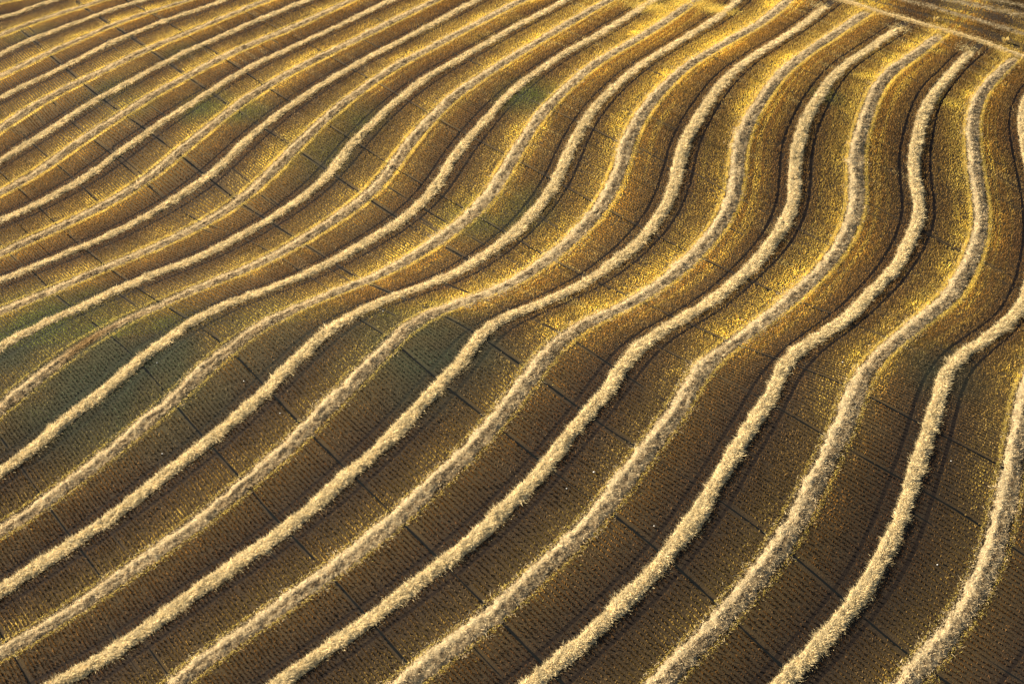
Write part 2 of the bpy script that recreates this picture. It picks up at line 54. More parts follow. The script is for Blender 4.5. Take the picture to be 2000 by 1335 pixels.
19:[38.95,70.70,37.84,68.45,36.72,66.25,35.58,64.16,34.44,62.13,33.31,60.12,32.18,58.10,31.07,56.08,29.97,54.10,28.90,52.20,27.85,50.38,26.84,48.62,25.86,46.92,24.93,45.23,24.05,43.55,23.22,41.89,22.45,40.26,21.74,38.68,21.08,37.15,20.48,35.68,19.90,34.27,19.35,32.93,18.80,31.65,18.28,30.41,17.79,29.19,17.38,27.98,17.06,26.77,16.79,25.57,16.54,24.38,16.25,23.22,15.94,22.08,15.60,20.95,15.24,19.85,14.82,18.79,14.34,17.76,13.82,16.76,13.28,15.78,12.73,14.81,12.15,13.88,11.54,12.99,10.90,12.16,10.25,11.36,9.59,10.56,8.93,9.74,8.27,8.91,7.60,8.09,6.93,7.28,6.25,6.49,5.57,5.70,4.89,4.93,4.20,4.20,3.51,3.50,2.82,2.84,2.13,2.19,1.45,1.56,0.77,0.95,0.10,0.38,-0.57,-0.20,-1.20,-0.86,-1.79,-1.60,-2.32,-2.45,-2.79,-3.34,-3.21,-4.27,-3.59,-5.18,-3.97,-6.05,-4.38,-6.85,-4.83,-7.57,-5.29,-8.25,-5.74,-8.92,-6.17,-9.58,-6.61,-10.22,-7.05,-10.85,-7.49,-11.45,-7.92,-12.05,-8.36,-12.63,-8.79,-13.20,-9.22,-13.76,-9.65,-14.31,-10.08,-14.86,-10.53,-15.37,-10.99,-15.86,-11.47,-16.31,-11.96,-16.75,-12.45,-17.19,-12.92,-17.64,-13.39,-18.10,-13.84,-18.57,-14.29,-19.04,-14.74,-19.50,-15.18,-19.98,-15.62,-20.45,-16.07,-20.90,-16.54,-21.33,-17.01,-21.74,-17.48,-22.16,-17.95,-22.58,-18.41,-23.00,-18.89,-23.41,-19.38,-23.79,-19.88,-24.13,-20.39,-24.48,-20.88,-24.85,-21.35,-25.24,-21.81,-25.66,-22.26,-26.07,-22.72,-26.48,-23.18,-26.87,-23.65,-27.25,-24.12,-27.63,-24.58,-28.03,-25.02,-28.43,-25.46,-28.85,-25.89,-29.27,-26.32,-29.69,-26.76,-30.09,-27.21,-30.49,-27.65,-30.87,-28.09,-31.26,-28.53,-31.66,-28.96,-32.06,-29.39,-32.45,-29.84,-32.82,-30.30,-33.17,-30.77,-33.51,-31.23,-33.84,-31.70,-34.17,-32.16,-34.51,-32.61,-34.86,-32.97,-35.15,-36.16,-37.56,-39.35,-39.98],
20:[44.06,69.77,42.86,68.08,41.67,66.32,40.49,64.45,39.32,62.50,38.15,60.51,36.99,58.53,35.84,56.54,34.71,54.56,33.59,52.59,32.51,50.64,31.48,48.73,30.50,46.83,29.58,44.95,28.73,43.09,27.94,41.30,27.20,39.58,26.50,37.95,25.84,36.40,25.22,34.91,24.63,33.49,24.09,32.10,23.62,30.75,23.23,29.42,22.95,28.12,22.76,26.84,22.63,25.58,22.48,24.35,22.28,23.12,22.03,21.91,21.70,20.72,21.30,19.57,20.82,18.46,20.31,17.38,19.77,16.31,19.21,15.28,18.62,14.28,18.00,13.31,17.38,12.34,16.75,11.39,16.11,10.44,15.47,9.52,14.81,8.60,14.14,7.70,13.47,6.80,12.80,5.90,12.12,5.02,11.44,4.17,10.75,3.38,10.05,2.65,9.35,1.97,8.64,1.33,7.94,0.72,7.24,0.11,6.55,-0.50,5.88,-1.15,5.25,-1.88,4.66,-2.69,4.11,-3.55,3.59,-4.43,3.10,-5.29,2.63,-6.16,2.20,-7.02,1.79,-7.87,1.39,-8.70,1.00,-9.50,0.60,-10.26,0.18,-10.97,-0.25,-11.66,-0.68,-12.32,-1.12,-12.96,-1.54,-13.58,-1.95,-14.21,-2.35,-14.84,-2.75,-15.44,-3.19,-15.99,-3.66,-16.50,-4.13,-17.00,-4.61,-17.49,-5.09,-17.96,-5.58,-18.41,-6.05,-18.88,-6.50,-19.37,-6.93,-19.88,-7.37,-20.38,-7.81,-20.86,-8.27,-21.33,-8.72,-21.79,-9.17,-22.26,-9.62,-22.71,-10.09,-23.15,-10.57,-23.56,-11.06,-23.95,-11.54,-24.35,-12.01,-24.76,-12.48,-25.17,-12.96,-25.57,-13.45,-25.95,-13.92,-26.35,-14.38,-26.76,-14.84,-27.17,-15.30,-27.57,-15.78,-27.95,-16.26,-28.32,-16.75,-28.68,-17.23,-29.05,-17.69,-29.44,-18.13,-29.85,-18.57,-30.26,-19.02,-30.65,-19.49,-31.02,-19.97,-31.37,-20.44,-31.73,-20.91,-32.08,-21.38,-32.43,-21.85,-32.78,-22.31,-33.15,-22.74,-33.55,-23.14,-33.97,-23.54,-34.41,-23.92,-34.86,-24.29,-35.32,-26.93,-38.32,-29.57,-41.32],
21:[47.26,65.62,46.06,63.75,44.87,61.85,43.67,59.94,42.49,58.05,41.31,56.17,40.15,54.33,39.00,52.48,37.89,50.60,36.84,48.64,35.85,46.67,34.94,44.71,34.09,42.81,33.30,40.98,32.56,39.24,31.87,37.57,31.25,35.96,30.70,34.40,30.20,32.89,29.75,31.42,29.36,30.00,29.03,28.62,28.77,27.27,28.57,25.95,28.40,24.66,28.24,23.38,28.02,22.12,27.70,20.87,27.28,19.66,26.77,18.47,26.23,17.31,25.67,16.16,25.10,15.02,24.52,13.89,23.92,12.79,23.29,11.72,22.65,10.70,21.97,9.75,21.27,8.83,20.57,7.90,19.89,6.93,19.22,5.94,18.54,4.98,17.85,4.07,17.15,3.21,16.44,2.40,15.73,1.64,15.02,0.91,14.31,0.18,13.62,-0.57,12.96,-1.37,12.32,-2.21,11.69,-3.06,11.09,-3.90,10.51,-4.76,9.98,-5.64,9.51,-6.56,9.09,-7.50,8.69,-8.43,8.28,-9.30,7.84,-10.11,7.38,-10.85,6.90,-11.56,6.43,-12.25,5.96,-12.92,5.49,-13.56,5.03,-14.21,4.60,-14.86,4.19,-15.51,3.80,-16.17,3.42,-16.82,3.03,-17.45,2.62,-18.05,2.19,-18.61,1.74,-19.15,1.27,-19.66,0.80,-20.16,0.33,-20.65,-0.13,-21.14,-0.59,-21.64,-1.03,-22.14,-1.47,-22.64,-1.91,-23.14,-2.35,-23.63,-2.81,-24.09,-3.28,-24.53,-3.76,-24.96,-4.25,-25.37,-4.74,-25.77,-5.23,-26.17,-5.72,-26.56,-6.21,-26.95,-6.70,-27.34,-7.18,-27.73,-7.66,-28.13,-8.13,-28.53,-8.60,-28.94,-9.06,-29.34,-9.53,-29.74,-9.99,-30.14,-10.45,-30.54,-10.92,-30.92,-11.39,-31.30,-11.86,-31.68,-12.33,-32.05,-12.81,-32.41,-13.28,-32.77,-13.76,-33.12,-14.24,-33.47,-14.70,-33.83,-15.16,-34.20,-15.61,-34.58,-16.06,-34.96,-16.50,-35.35,-16.80,-35.63,-19.81,-38.26,-22.82,-40.90],
22:[52.13,64.86,50.92,63.04,49.71,61.20,48.51,59.37,47.31,57.56,46.12,55.77,44.93,54.00,43.78,52.20,42.68,50.33,41.67,48.35,40.78,46.30,40.00,44.24,39.29,42.25,38.63,40.36,38.02,38.55,37.47,36.82,36.95,35.16,36.46,33.57,36.01,32.03,35.65,30.56,35.38,29.13,35.20,27.75,35.06,26.39,34.88,25.05,34.65,23.70,34.35,22.36,33.97,21.02,33.53,19.70,33.03,18.41,32.47,17.14,31.90,15.89,31.30,14.66,30.68,13.46,30.03,12.30,29.34,11.20,28.63,10.15,27.90,9.13,27.17,8.13,26.44,7.13,25.72,6.12,25.01,5.10,24.31,4.06,23.62,3.03,22.93,2.02,22.24,1.06,21.53,0.17,20.83,-0.69,20.13,-1.50,19.42,-2.27,18.73,-3.01,18.05,-3.77,17.41,-4.58,16.81,-5.45,16.25,-6.35,15.74,-7.29,15.28,-8.23,14.86,-9.18,14.47,-10.10,14.07,-10.98,13.65,-11.82,13.22,-12.61,12.77,-13.36,12.32,-14.07,11.86,-14.76,11.39,-15.42,10.94,-16.07,10.51,-16.73,10.09,-17.38,9.68,-18.02,9.26,-18.65,8.83,-19.25,8.40,-19.84,7.99,-20.43,7.60,-21.03,7.22,-21.62,6.82,-22.19,6.39,-22.71,5.94,-23.22,5.48,-23.71,5.02,-24.20,4.55,-24.67,4.07,-25.13,3.59,-25.57,3.11,-26.01,2.63,-26.46,2.16,-26.90,1.69,-27.34,1.23,-27.79,0.79,-28.25,0.36,-28.72,-0.06,-29.20,-0.48,-29.68,-0.91,-30.13,-1.37,-30.54,-1.85,-30.93,-2.34,-31.30,-2.82,-31.68,-3.30,-32.07,-3.77,-32.46,-4.25,-32.83,-4.73,-33.19,-5.22,-33.55,-5.69,-33.93,-6.15,-34.31,-6.60,-34.71,-7.04,-35.11,-7.47,-35.52,-7.75,-35.79,-10.69,-38.51,-13.63,-41.22],
23:[55.16,61.24,54.01,59.24,52.87,57.23,51.74,55.20,50.64,53.17,49.55,51.16,48.49,49.18,47.48,47.22,46.55,45.28,45.71,43.35,44.99,41.46,44.37,39.61,43.82,37.83,43.30,36.11,42.80,34.44,42.35,32.83,41.97,31.29,41.71,29.81,41.55,28.40,41.46,27.03,41.37,25.68,41.23,24.32,40.98,22.96,40.57,21.59,40.05,20.21,39.46,18.85,38.86,17.48,38.27,16.13,37.65,14.80,37.00,13.52,36.29,12.33,35.54,11.19,34.77,10.10,34.00,8.99,33.25,7.85,32.54,6.67,31.83,5.48,31.12,4.34,30.38,3.30,29.62,2.36,28.85,1.49,28.09,0.65,27.33,-0.19,26.58,-1.02,25.84,-1.84,25.12,-2.67,24.43,-3.53,23.81,-4.46,23.27,-5.47,22.84,-6.55,22.45,-7.63,22.06,-8.67,21.61,-9.62,21.13,-10.51,20.63,-11.34,20.15,-12.16,19.70,-12.98,19.29,-13.80,18.87,-14.59,18.45,-15.35,18.03,-16.08,17.60,-16.80,17.19,-17.50,16.78,-18.19,16.39,-18.87,15.99,-19.55,15.61,-20.21,15.26,-20.87,14.91,-21.53,14.56,-22.15,14.16,-22.74,13.72,-23.30,13.27,-23.84,12.82,-24.38,12.39,-24.92,11.97,-25.47,11.56,-26.01,11.15,-26.55,10.74,-27.08,10.30,-27.57,9.84,-28.04,9.37,-28.50,8.90,-28.95,8.43,-29.40,7.97,-29.85,7.52,-30.31,7.08,-30.77,6.63,-31.23,6.19,-31.68,5.73,-32.11,5.28,-32.54,4.81,-32.96,4.34,-33.36,3.86,-33.75,3.38,-34.13,2.90,-34.51,2.44,-34.92,2.00,-35.33,1.56,-35.76,-1.42,-38.43,-4.40,-41.09],
24:[60.67,61.19,59.47,59.43,58.28,57.70,57.10,55.96,55.95,54.18,54.86,52.29,53.84,50.32,52.91,48.31,52.08,46.32,51.41,44.38,50.88,42.51,50.49,40.72,50.16,39.00,49.84,37.32,49.53,35.67,49.23,34.06,48.98,32.51,48.78,31.00,48.61,29.53,48.45,28.08,48.26,26.63,48.02,25.16,47.70,23.68,47.26,22.19,46.73,20.70,46.12,19.22,45.48,17.76,44.82,16.32,44.14,14.92,43.43,13.55,42.71,12.20,41.99,10.87,41.27,9.57,40.51,8.34,39.70,7.22,38.86,6.16,38.02,5.13,37.19,4.11,36.37,3.09,35.57,2.06,34.79,1.03,34.02,0.03,33.25,-0.93,32.50,-1.88,31.77,-2.83,31.09,-3.83,30.47,-4.86,29.93,-5.94,29.46,-7.03,29.04,-8.12,28.64,-9.18,28.24,-10.19,27.83,-11.16,27.40,-12.09,26.98,-12.98,26.56,-13.85,26.15,-14.69,25.75,-15.51,25.35,-16.31,24.94,-17.08,24.53,-17.83,24.12,-18.56,23.72,-19.28,23.34,-19.99,22.99,-20.70,22.64,-21.39,22.28,-22.07,21.89,-22.71,21.48,-23.34,21.07,-23.96,20.66,-24.56,20.24,-25.16,19.82,-25.73,19.38,-26.29,18.94,-26.83,18.49,-27.37,18.05,-27.89,17.60,-28.41,17.16,-28.93,16.71,-29.43,16.27,-29.93,15.82,-30.42,15.37,-30.90,14.91,-31.37,14.45,-31.84,13.99,-32.29,13.53,-32.75,13.07,-33.20,12.62,-33.65,12.18,-34.10,11.74,-34.55,11.31,-35.01,10.88,-35.47,8.12,-38.36,5.35,-41.25],
25:[69.30,67.50,67.19,64.11,65.07,60.71,63.89,58.96,62.73,57.19,61.61,55.36,60.56,53.47,59.61,51.51,58.77,49.53,58.08,47.58,57.53,45.69,57.13,43.89,56.82,42.16,56.56,40.48,56.32,38.84,56.09,37.24,55.88,35.67,55.68,34.12,55.47,32.59,55.26,31.06,55.02,29.54,54.74,28.00,54.38,26.45,53.98,24.87,53.53,23.30,53.04,21.73,52.53,20.16,52.00,18.60,51.46,17.05,50.90,15.51,50.31,13.98,49.68,12.48,48.99,11.02,48.25,9.62,47.44,8.29,46.60,7.04,45.74,5.87,44.86,4.77,43.98,3.75,43.10,2.77,42.23,1.85,41.36,0.95,40.51,0.05,39.70,-0.90,38.93,-1.92,38.25,-3.00,37.67,-4.15,37.18,-5.32,36.76,-6.48,36.34,-7.60,35.93,-8.69,35.50,-9.74,35.08,-10.76,34.66,-11.74,34.25,-12.69,33.85,-13.62,33.46,-14.52,33.09,-15.39,32.72,-16.25,32.36,-17.09,32.02,-17.91,31.69,-18.71,31.37,-19.50,31.04,-20.27,30.70,-21.02,30.35,-21.76,29.98,-22.47,29.60,-23.16,29.20,-23.84,28.80,-24.50,28.40,-25.14,28.00,-25.79,27.60,-26.42,27.20,-27.04,26.79,-27.64,26.36,-28.22,25.91,-28.77,25.45,-29.31,24.98,-29.84,24.51,-30.36,24.05,-30.87,23.58,-31.38,23.12,-31.88,22.66,-32.38,22.19,-32.86,21.72,-33.33,21.24,-33.79,20.77,-34.25,20.31,-34.72,19.86,-35.18,17.03,-38.01,14.20,-40.84],
26:[58.61,18.90,56.55,15.47,54.49,12.04,53.64,10.61,52.81,9.20,51.97,7.81,51.14,6.46,50.30,5.14,49.47,3.84,48.66,2.55,47.88,1.28,47.14,0.00,46.46,-1.26,45.85,-2.52,45.29,-3.75,44.79,-4.97,44.33,-6.15,43.91,-7.30,43.50,-8.42,43.09,-9.51,42.69,-10.56,42.29,-11.58,41.91,-12.58,41.54,-13.55,41.20,-14.50,40.87,-15.42,40.55,-16.32,40.21,-17.20,39.86,-18.06,39.51,-18.90,39.17,-19.73,38.85,-20.54,38.54,-21.33,38.22,-22.11,37.89,-22.87,37.53,-23.62,37.14,-24.34,36.74,-25.04,36.33,-25.73,35.93,-26.41,35.55,-27.08,35.15,-27.73,34.72,-28.36,34.27,-28.96,33.82,-29.56,33.36,-30.14,32.88,-30.70,32.40,-31.24,31.89,-31.75,31.39,-32.26,30.89,-32.76,30.40,-33.26,29.91,-33.76,29.42,-34.25,28.94,-34.74,26.13,-37.58,23.32,-40.43]}
HD=[[29.70,81.31,35.46,77.32,41.21,73.33,42.13,72.83,43.02,72.25,43.88,71.57,44.73,70.89,45.59,70.28,46.49,69.80,47.40,69.36,48.30,68.90,49.18,68.40,50.06,67.90,50.95,67.45,51.85,67.04,52.76,66.66,53.66,66.28,54.56,65.90,55.46,65.51,56.33,65.09,57.19,64.62,58.03,64.10,58.85,63.56,59.67,63.04,60.51,62.56,61.36,62.13,61.89,61.95,68.07,58.66,74.25,55.38],
[37.28,82.36,43.37,78.90,49.46,75.45,50.36,74.91,51.27,74.39,52.17,73.89,53.08,73.39,53.98,72.92,54.89,72.45,55.79,71.99,56.69,71.53,57.59,71.07,58.48,70.62,59.39,70.20,60.29,69.79,61.18,69.36,62.06,68.90,62.92,68.42,63.46,68.11,69.64,64.83,75.83,61.55],
[42.51,80.14,49.24,78.21,55.97,76.28,56.95,76.03,57.93,75.76,58.91,75.47,59.87,75.16,60.83,74.84,61.78,74.51,62.73,74.17,63.67,73.82,64.60,73.47,71.18,71.07,77.76,68.67],
[48.20,80.70,54.98,78.97,61.77,77.24,62.75,76.98,63.74,76.72,64.72,76.48,65.53,76.28,72.31,74.55,79.09,72.82]]
SM={'a':[-58.11,65.17,-55.79,61.55,-53.55,58.11,-51.38,54.83,-49.30,51.76,-47.29,48.95,-45.33,46.40,-43.43,44.04,-41.58,41.81,-39.80,39.68,-38.08,37.66,-36.41,35.72,-34.81,33.82,-33.24,31.92,-31.72,30.03,-30.20,28.15,-28.69,26.28,-27.18,24.41,-25.69,22.54,-24.21,20.69,-22.73,18.89,-21.26,17.14,-19.80,15.43,-18.38,13.67,-16.97,11.89,-15.57,10.13,-14.16,8.43,-12.76,6.82,-11.36,5.33,-9.97,3.97,-8.61,2.71,-7.28,1.48,-6.00,0.27,-4.78,-1.01,-3.61,-2.29,-2.49,-3.55,-1.39,-4.74,-0.31,-5.89,0.74,-7.01,1.76,-8.14,2.76,-9.25,3.76,-10.29,4.77,-11.29,5.77,-12.26,6.76,-13.19,7.76,-14.09,8.76,-14.95,9.76,-15.77,10.76,-16.58,11.75,-17.35,12.74,-18.11,13.73,-18.84,14.70,-19.57,15.66,-20.29,16.60,-21.02,17.52,-21.76,18.43,-22.50,19.31,-23.25,20.17,-24.01,21.01,-24.76,21.86,-25.51,22.71,-26.23,23.55,-26.95,24.36,-27.69,25.11,-28.47,25.84,-29.28,26.58,-30.06,27.35,-30.80,28.16,-31.50,28.97,-32.18,29.18,-32.36],
'b':[-48.27,75.45,-45.76,71.79,-43.39,68.39,-41.15,65.19,-39.02,62.12,-36.95,59.12,-34.94,56.22,-32.99,53.38,-31.11,50.63,-29.30,47.98,-27.55,45.52,-25.85,43.26,-24.19,41.18,-22.55,39.24,-20.96,37.41,-19.40,35.67,-17.88,33.99,-16.39,32.34,-14.95,30.71,-13.52,29.12,-12.11,27.59,-10.70,26.13,-9.30,24.74,-7.91,23.37,-6.54,22.01,-5.19,20.64,-3.86,19.28,-2.55,17.92,-1.24,16.57,0.04,15.21,1.31,13.85,2.56,12.48,3.80,11.15,5.04,9.86,6.27,8.60,7.49,7.36,8.71,6.17,9.92,5.06,11.13,4.03,12.33,3.03,13.51,2.03,14.67,1.02,15.81,0.02,16.94,-0.93,18.09,-1.81,19.24,-2.58,20.42,-3.27,21.60,-3.89,22.79,-4.47,23.98,-5.03,25.15,-5.58,26.32,-6.13,27.46,-6.71,28.57,-7.35,29.62,-8.07,30.66,-8.80,31.71,-9.49,32.76,-10.14,33.80,-10.80,34.80,-11.49,35.81,-12.15,36.85,-12.77,37.90,-13.33,38.96,-13.87,40.01,-14.41,40.32,-14.57],
'c':[16.88,-7.08,17.98,-7.86,19.07,-8.63,20.11,-9.43,21.12,-10.27,22.09,-11.14,23.08,-11.95,24.08,-12.70,25.10,-13.41,26.10,-14.11,27.10,-14.79,28.10,-15.44,29.12,-16.05,30.14,-16.64,31.14,-17.24,32.14,-17.84,33.14,-18.42,34.14,-18.99,35.12,-19.57,36.07,-20.19,36.96,-20.89,37.82,-21.61,38.69,-22.32,39.57,-23.01,40.11,-23.41],
'd':[-2.62,3.44,-1.31,2.45,-0.02,1.48,1.24,0.48,2.45,-0.56,3.63,-1.63,4.76,-2.72,5.87,-3.82,6.93,-4.95,7.95,-6.11,8.94,-7.26,9.94,-8.35,10.94,-9.36,11.97,-10.29,12.99,-11.18,14.02,-12.04,14.95,-12.81],
'e':[-55.38,77.37,-52.69,73.10,-50.20,69.30,-47.85,65.86,-45.61,62.65,-43.47,59.57,-41.40,56.53,-39.39,53.56,-37.45,50.72,-35.57,48.04,-33.76,45.57,-32.01,43.27,-30.31,41.13,-28.65,39.14,-27.02,37.28,-25.42,35.53,-23.85,33.82,-22.32,32.13,-20.83,30.46,-19.35,28.81,-17.90,27.19,-16.47,25.56,-15.08,23.95,-13.70,22.38,-12.32,20.88,-10.96,19.40,-9.62,17.90,-8.30,16.38,-7.85,15.89],
'f':[-11.98,24.12,-10.59,22.69,-9.25,21.19,-7.93,19.72,-6.55,18.43,-5.19,17.11,-3.87,15.72,-2.62,14.17],
'g':[-54.73,34.55,-52.90,32.22,-51.12,29.96,-49.38,27.72,-47.67,25.47,-45.99,23.21,-44.31,20.95,-42.63,18.72,-40.94,16.52,-39.25,14.31,-37.57,12.10,-35.92,9.93,-34.30,7.86,-32.72,5.94,-31.17,4.17,-29.67,2.53,-28.21,0.96,-26.81,-0.55,-25.48,-2.03,-24.23,-3.52,-23.08,-5.01,-22.00,-6.50,-20.97,-7.94,-19.96,-9.32,-18.96,-10.65,-17.96,-11.91,-16.95,-13.11,-15.95,-14.26,-14.94,-15.37,-13.95,-16.46,-12.99,-17.54,-12.05,-18.62,-11.12,-19.67,-10.19,-20.71,-9.26,-21.72,-8.35,-22.73,-7.46,-23.73,-6.58,-24.71,-5.70,-25.68,-4.84,-26.62,-3.98,-27.55,-3.14,-28.47,-2.31,-29.37,-1.50,-30.27,-0.71,-31.15,0.09,-32.02,0.87,-32.87,1.65,-33.71,2.28,-34.41],
'h1':[-52.10,39.17,-50.23,36.96,-48.45,34.70,-46.73,32.49,-46.20,31.82],
'h2':[-48.96,43.02,-47.09,40.70,-45.28,38.46,-43.54,36.31,-41.87,34.22,-40.25,32.18,-38.66,30.19,-37.08,28.22,-35.50,26.28,-33.91,24.41,-32.31,22.71,-30.69,21.26,-29.05,20.04,-27.43,18.90,-25.84,17.65,-24.30,16.16,-22.80,14.45,-21.33,12.64,-19.88,10.81,-19.61,10.46],
'i':[-42.44,8.40,-40.77,6.43,-39.15,4.50,-37.60,2.64,-36.12,0.90,-34.71,-0.74,-33.38,-2.32,-32.15,-3.89,-31.02,-5.45,-29.95,-6.99,-28.91,-8.46,-27.87,-9.86,-26.82,-11.19,-25.76,-12.47,-24.72,-13.72,-23.71,-14.95,-22.71,-16.17,-21.75,-17.37,-20.82,-18.57,-19.91,-19.76,-19.01,-20.92,-18.07,-22.03,-17.13,-23.10,-16.18,-24.14,-15.25,-25.17,-14.34,-26.19,-13.46,-27.22,-12.61,-28.26,-11.79,-29.29,-10.97,-30.29,-10.15,-31.27,-9.35,-32.24,-8.57,-33.19,-7.80,-34.14,-7.55,-34.45],
'i0':[-47.56,20.15,-45.47,17.52],
'j':[-39.88,-15.12,-38.87,-16.47,-37.86,-17.79,-36.88,-19.10,-35.90,-20.40,-34.93,-21.67,-33.95,-22.91,-32.97,-24.12,-32.00,-25.31,-31.08,-26.52,-30.20,-27.75,-29.37,-28.98,-28.56,-30.21],
'k':[-36.89,-32.79,-35.47,-34.89],
'm':[-9.40,-4.73,-8.38,-6.14,-7.37,-7.45,-6.34,-8.65,-5.32,-9.77,-4.29,-10.84,-3.26,-11.86,-2.24,-12.85,-1.25,-13.83,-0.27,-14.81,0.70,-15.77,1.65,-16.73,2.58,-17.68,3.52,-18.59,4.47,-19.45,5.44,-20.26,6.41,-21.04,7.37,-21.82,8.30,-22.61,9.21,-23.41,10.10,-24.21,10.95,-25.03,11.77,-25.87,12.58,-26.70,13.39,-27.51,14.20,-28.30,15.01,-29.07,15.80,-29.85,16.57,-30.63,17.33,-31.42,18.06,-32.21,18.79,-33.01,19.39,-33.68],
'o':[-29.55,63.39,-27.55,60.74,-25.61,58.10,-23.73,55.45,-21.89,52.78,-20.12,50.20,-18.40,47.72,-16.72,45.43,-15.08,43.29,-13.49,41.28,-11.94,39.36,-10.44,37.53,-8.98,35.82,-7.52,34.22,-6.09,32.71,-4.66,31.28,-3.23,29.94,-1.81,28.69,-0.41,27.45,0.96,26.19,2.29,24.92,3.62,23.69,4.93,22.50,6.24,21.34,7.52,20.20,8.80,19.08,10.08,17.99,11.35,16.95,12.61,15.90,13.84,14.84,15.06,13.76,16.27,12.72,17.49,11.74,18.72,10.79,19.93,9.85,21.13,8.90,22.31,7.94,23.48,6.98],
'p':[4.22,34.28,5.64,32.98,7.04,31.76,8.44,30.61,9.79,29.43,10.47,28.86],
'q':[41.29,19.18,42.49,18.33,43.67,17.46,44.04,17.19],
'r':[46.43,16.10,47.69,15.42,48.93,14.72],
's':[23.20,20.29,25.03,19.04],
't':[49.85,60.28,52.83,58.51]}
FR=[-68.10,84.26,-31.99,72.17,0.00,65.69,31.87,71.44,65.93,77.88,52.13,23.62,42.37,-13.64,37.70,-34.50,0.00,-35.78,-37.40,-35.15,-42.42,-13.51,-51.91,23.03]

def pl(v): return np.array(v, float).reshape(-1, 2)
WR = {k: pl(v) for k, v in WR.items()}; HD = [pl(v) for v in HD]; SM = {k: pl(v) for k, v in SM.items()}; FR = pl(FR)

# ------------------------------------------------------------------ numeric helpers
def b3(u):
    u = np.abs(u); return np.where(u < 1, (4 - 6*u*u + 3*u**3)/6, np.where(u < 2, (2 - u)**3/6, 0.0))
def db3(u):
    a = np.abs(u); return np.sign(u)*np.where(a < 1, (-12*a + 9*a*a)/6, np.where(a < 2, -(2 - a)**2/2, 0.0))
class Spline:
    """uniform cubic B-spline surface over the plan"""
    def __init__(s, x0, y0, h, nx, ny, c): s.x0, s.y0, s.h, s.nx, s.ny = x0, y0, h, nx, ny; s.c = np.array(c, float).reshape(ny, nx)
    def parts(s, x, y):
        fx = np.clip((x - s.x0)/s.h, 1, s.nx - 2.001); fy = np.clip((y - s.y0)/s.h, 1, s.ny - 2.001)
        ix = np.floor(fx).astype(int); iy = np.floor(fy).astype(int)
        return fx, fy, ix, iy
    def __call__(s, x, y, grad=False):
        x = np.asarray(x, float); y = np.asarray(y, float)
        fx, fy, ix, iy = s.parts(x, y); v = 0; gx = 0; gy = 0
        for j in range(-1, 3):
            wy = b3(fy - iy - j); dy = db3(fy - iy - j)
            for i in range(-1, 3):
                wx = b3(fx - ix - i); c = s.c[iy + j, ix + i]
                v = v + c*wx*wy
                if grad: gx = gx + c*db3(fx - ix - i)*wy/s.h; gy = gy + c*wx*dy/s.h
        if grad:    # linear continuation beyond the spline's own ground
            return v + gx*((x - s.x0)/s.h - fx)*s.h + gy*((y - s.y0)/s.h - fy)*s.h, gx, gy
        return v
    def row(s, x, y):
        fx, fy, ix, iy = s.parts(x, y); n = len(x); A = np.zeros((n, s.nx*s.ny)); r = np.arange(n)
        for j in range(-1, 3):
            for i in range(-1, 3):
                np.add.at(A, (r, (iy + j)*s.nx + ix + i), b3(fx - ix - i)*b3(fy - iy - j))
        return A
HX = Spline(HX0, HY0, HS, HNX, HNY, HC)
def height(x, y):
    """the rolling ground, flattening out to a plain away from the surveyed part"""
    return HX(x, y)
def vnoise(x, y, seed=0):
    """smooth 2-D value noise, 0..1"""
    x = np.asarray(x, float); y = np.asarray(y, float)
    ix = np.floor(x).astype(np.int64); iy = np.floor(y).astype(np.int64); fx = x - ix; fy = y - iy
    fx = fx*fx*(3 - 2*fx); fy = fy*fy*(3 - 2*fy)
    def hsh(a, b):
        n = (a*374761393 + b*668265263 + seed*974634777) & 0xffffffff
        n = ((n ^ (n >> 13))*1274126177) & 0xffffffff
        return ((n ^ (n >> 16)) & 0xffffff)/float(0xffffff)
    return (hsh(ix, iy)*(1-fx) + hsh(ix+1, iy)*fx)*(1-fy) + (hsh(ix, iy+1)*(1-fx) + hsh(ix+1, iy+1)*fx)*fy
def fnoise(x, y, seed=0, oct=3):
    v = 0; a = 1.0; t = 0
    for o in range(oct): v = v + a*vnoise(x*2**o, y*2**o, seed + 31*o); t += a; a *= .5
    return v/t
def sstep(a, b, x): t = np.clip((x - a)/(b - a), 0, 1); return t*t*(3 - 2*t)
def resample(p, step):
    d = np.r_[0, np.cumsum(np.hypot(*np.diff(p, axis=0).T))]; t = np.arange(0, d[-1], step)
    return np.c_[np.interp(t, d, p[:, 0]), np.interp(t, d, p[:, 1])], t
def smooth(q, k):
    w = np.hanning(2*k + 3)[1:-1]; w /= w.sum(); m = len(w)//2
    e = np.r_[2*q[0] - q[m:0:-1], q, 2*q[-1] - q[-2:-m-2:-1]]
    return np.c_[np.convolve(e[:, 0], w, 'valid'), np.convolve(e[:, 1], w, 'valid')]
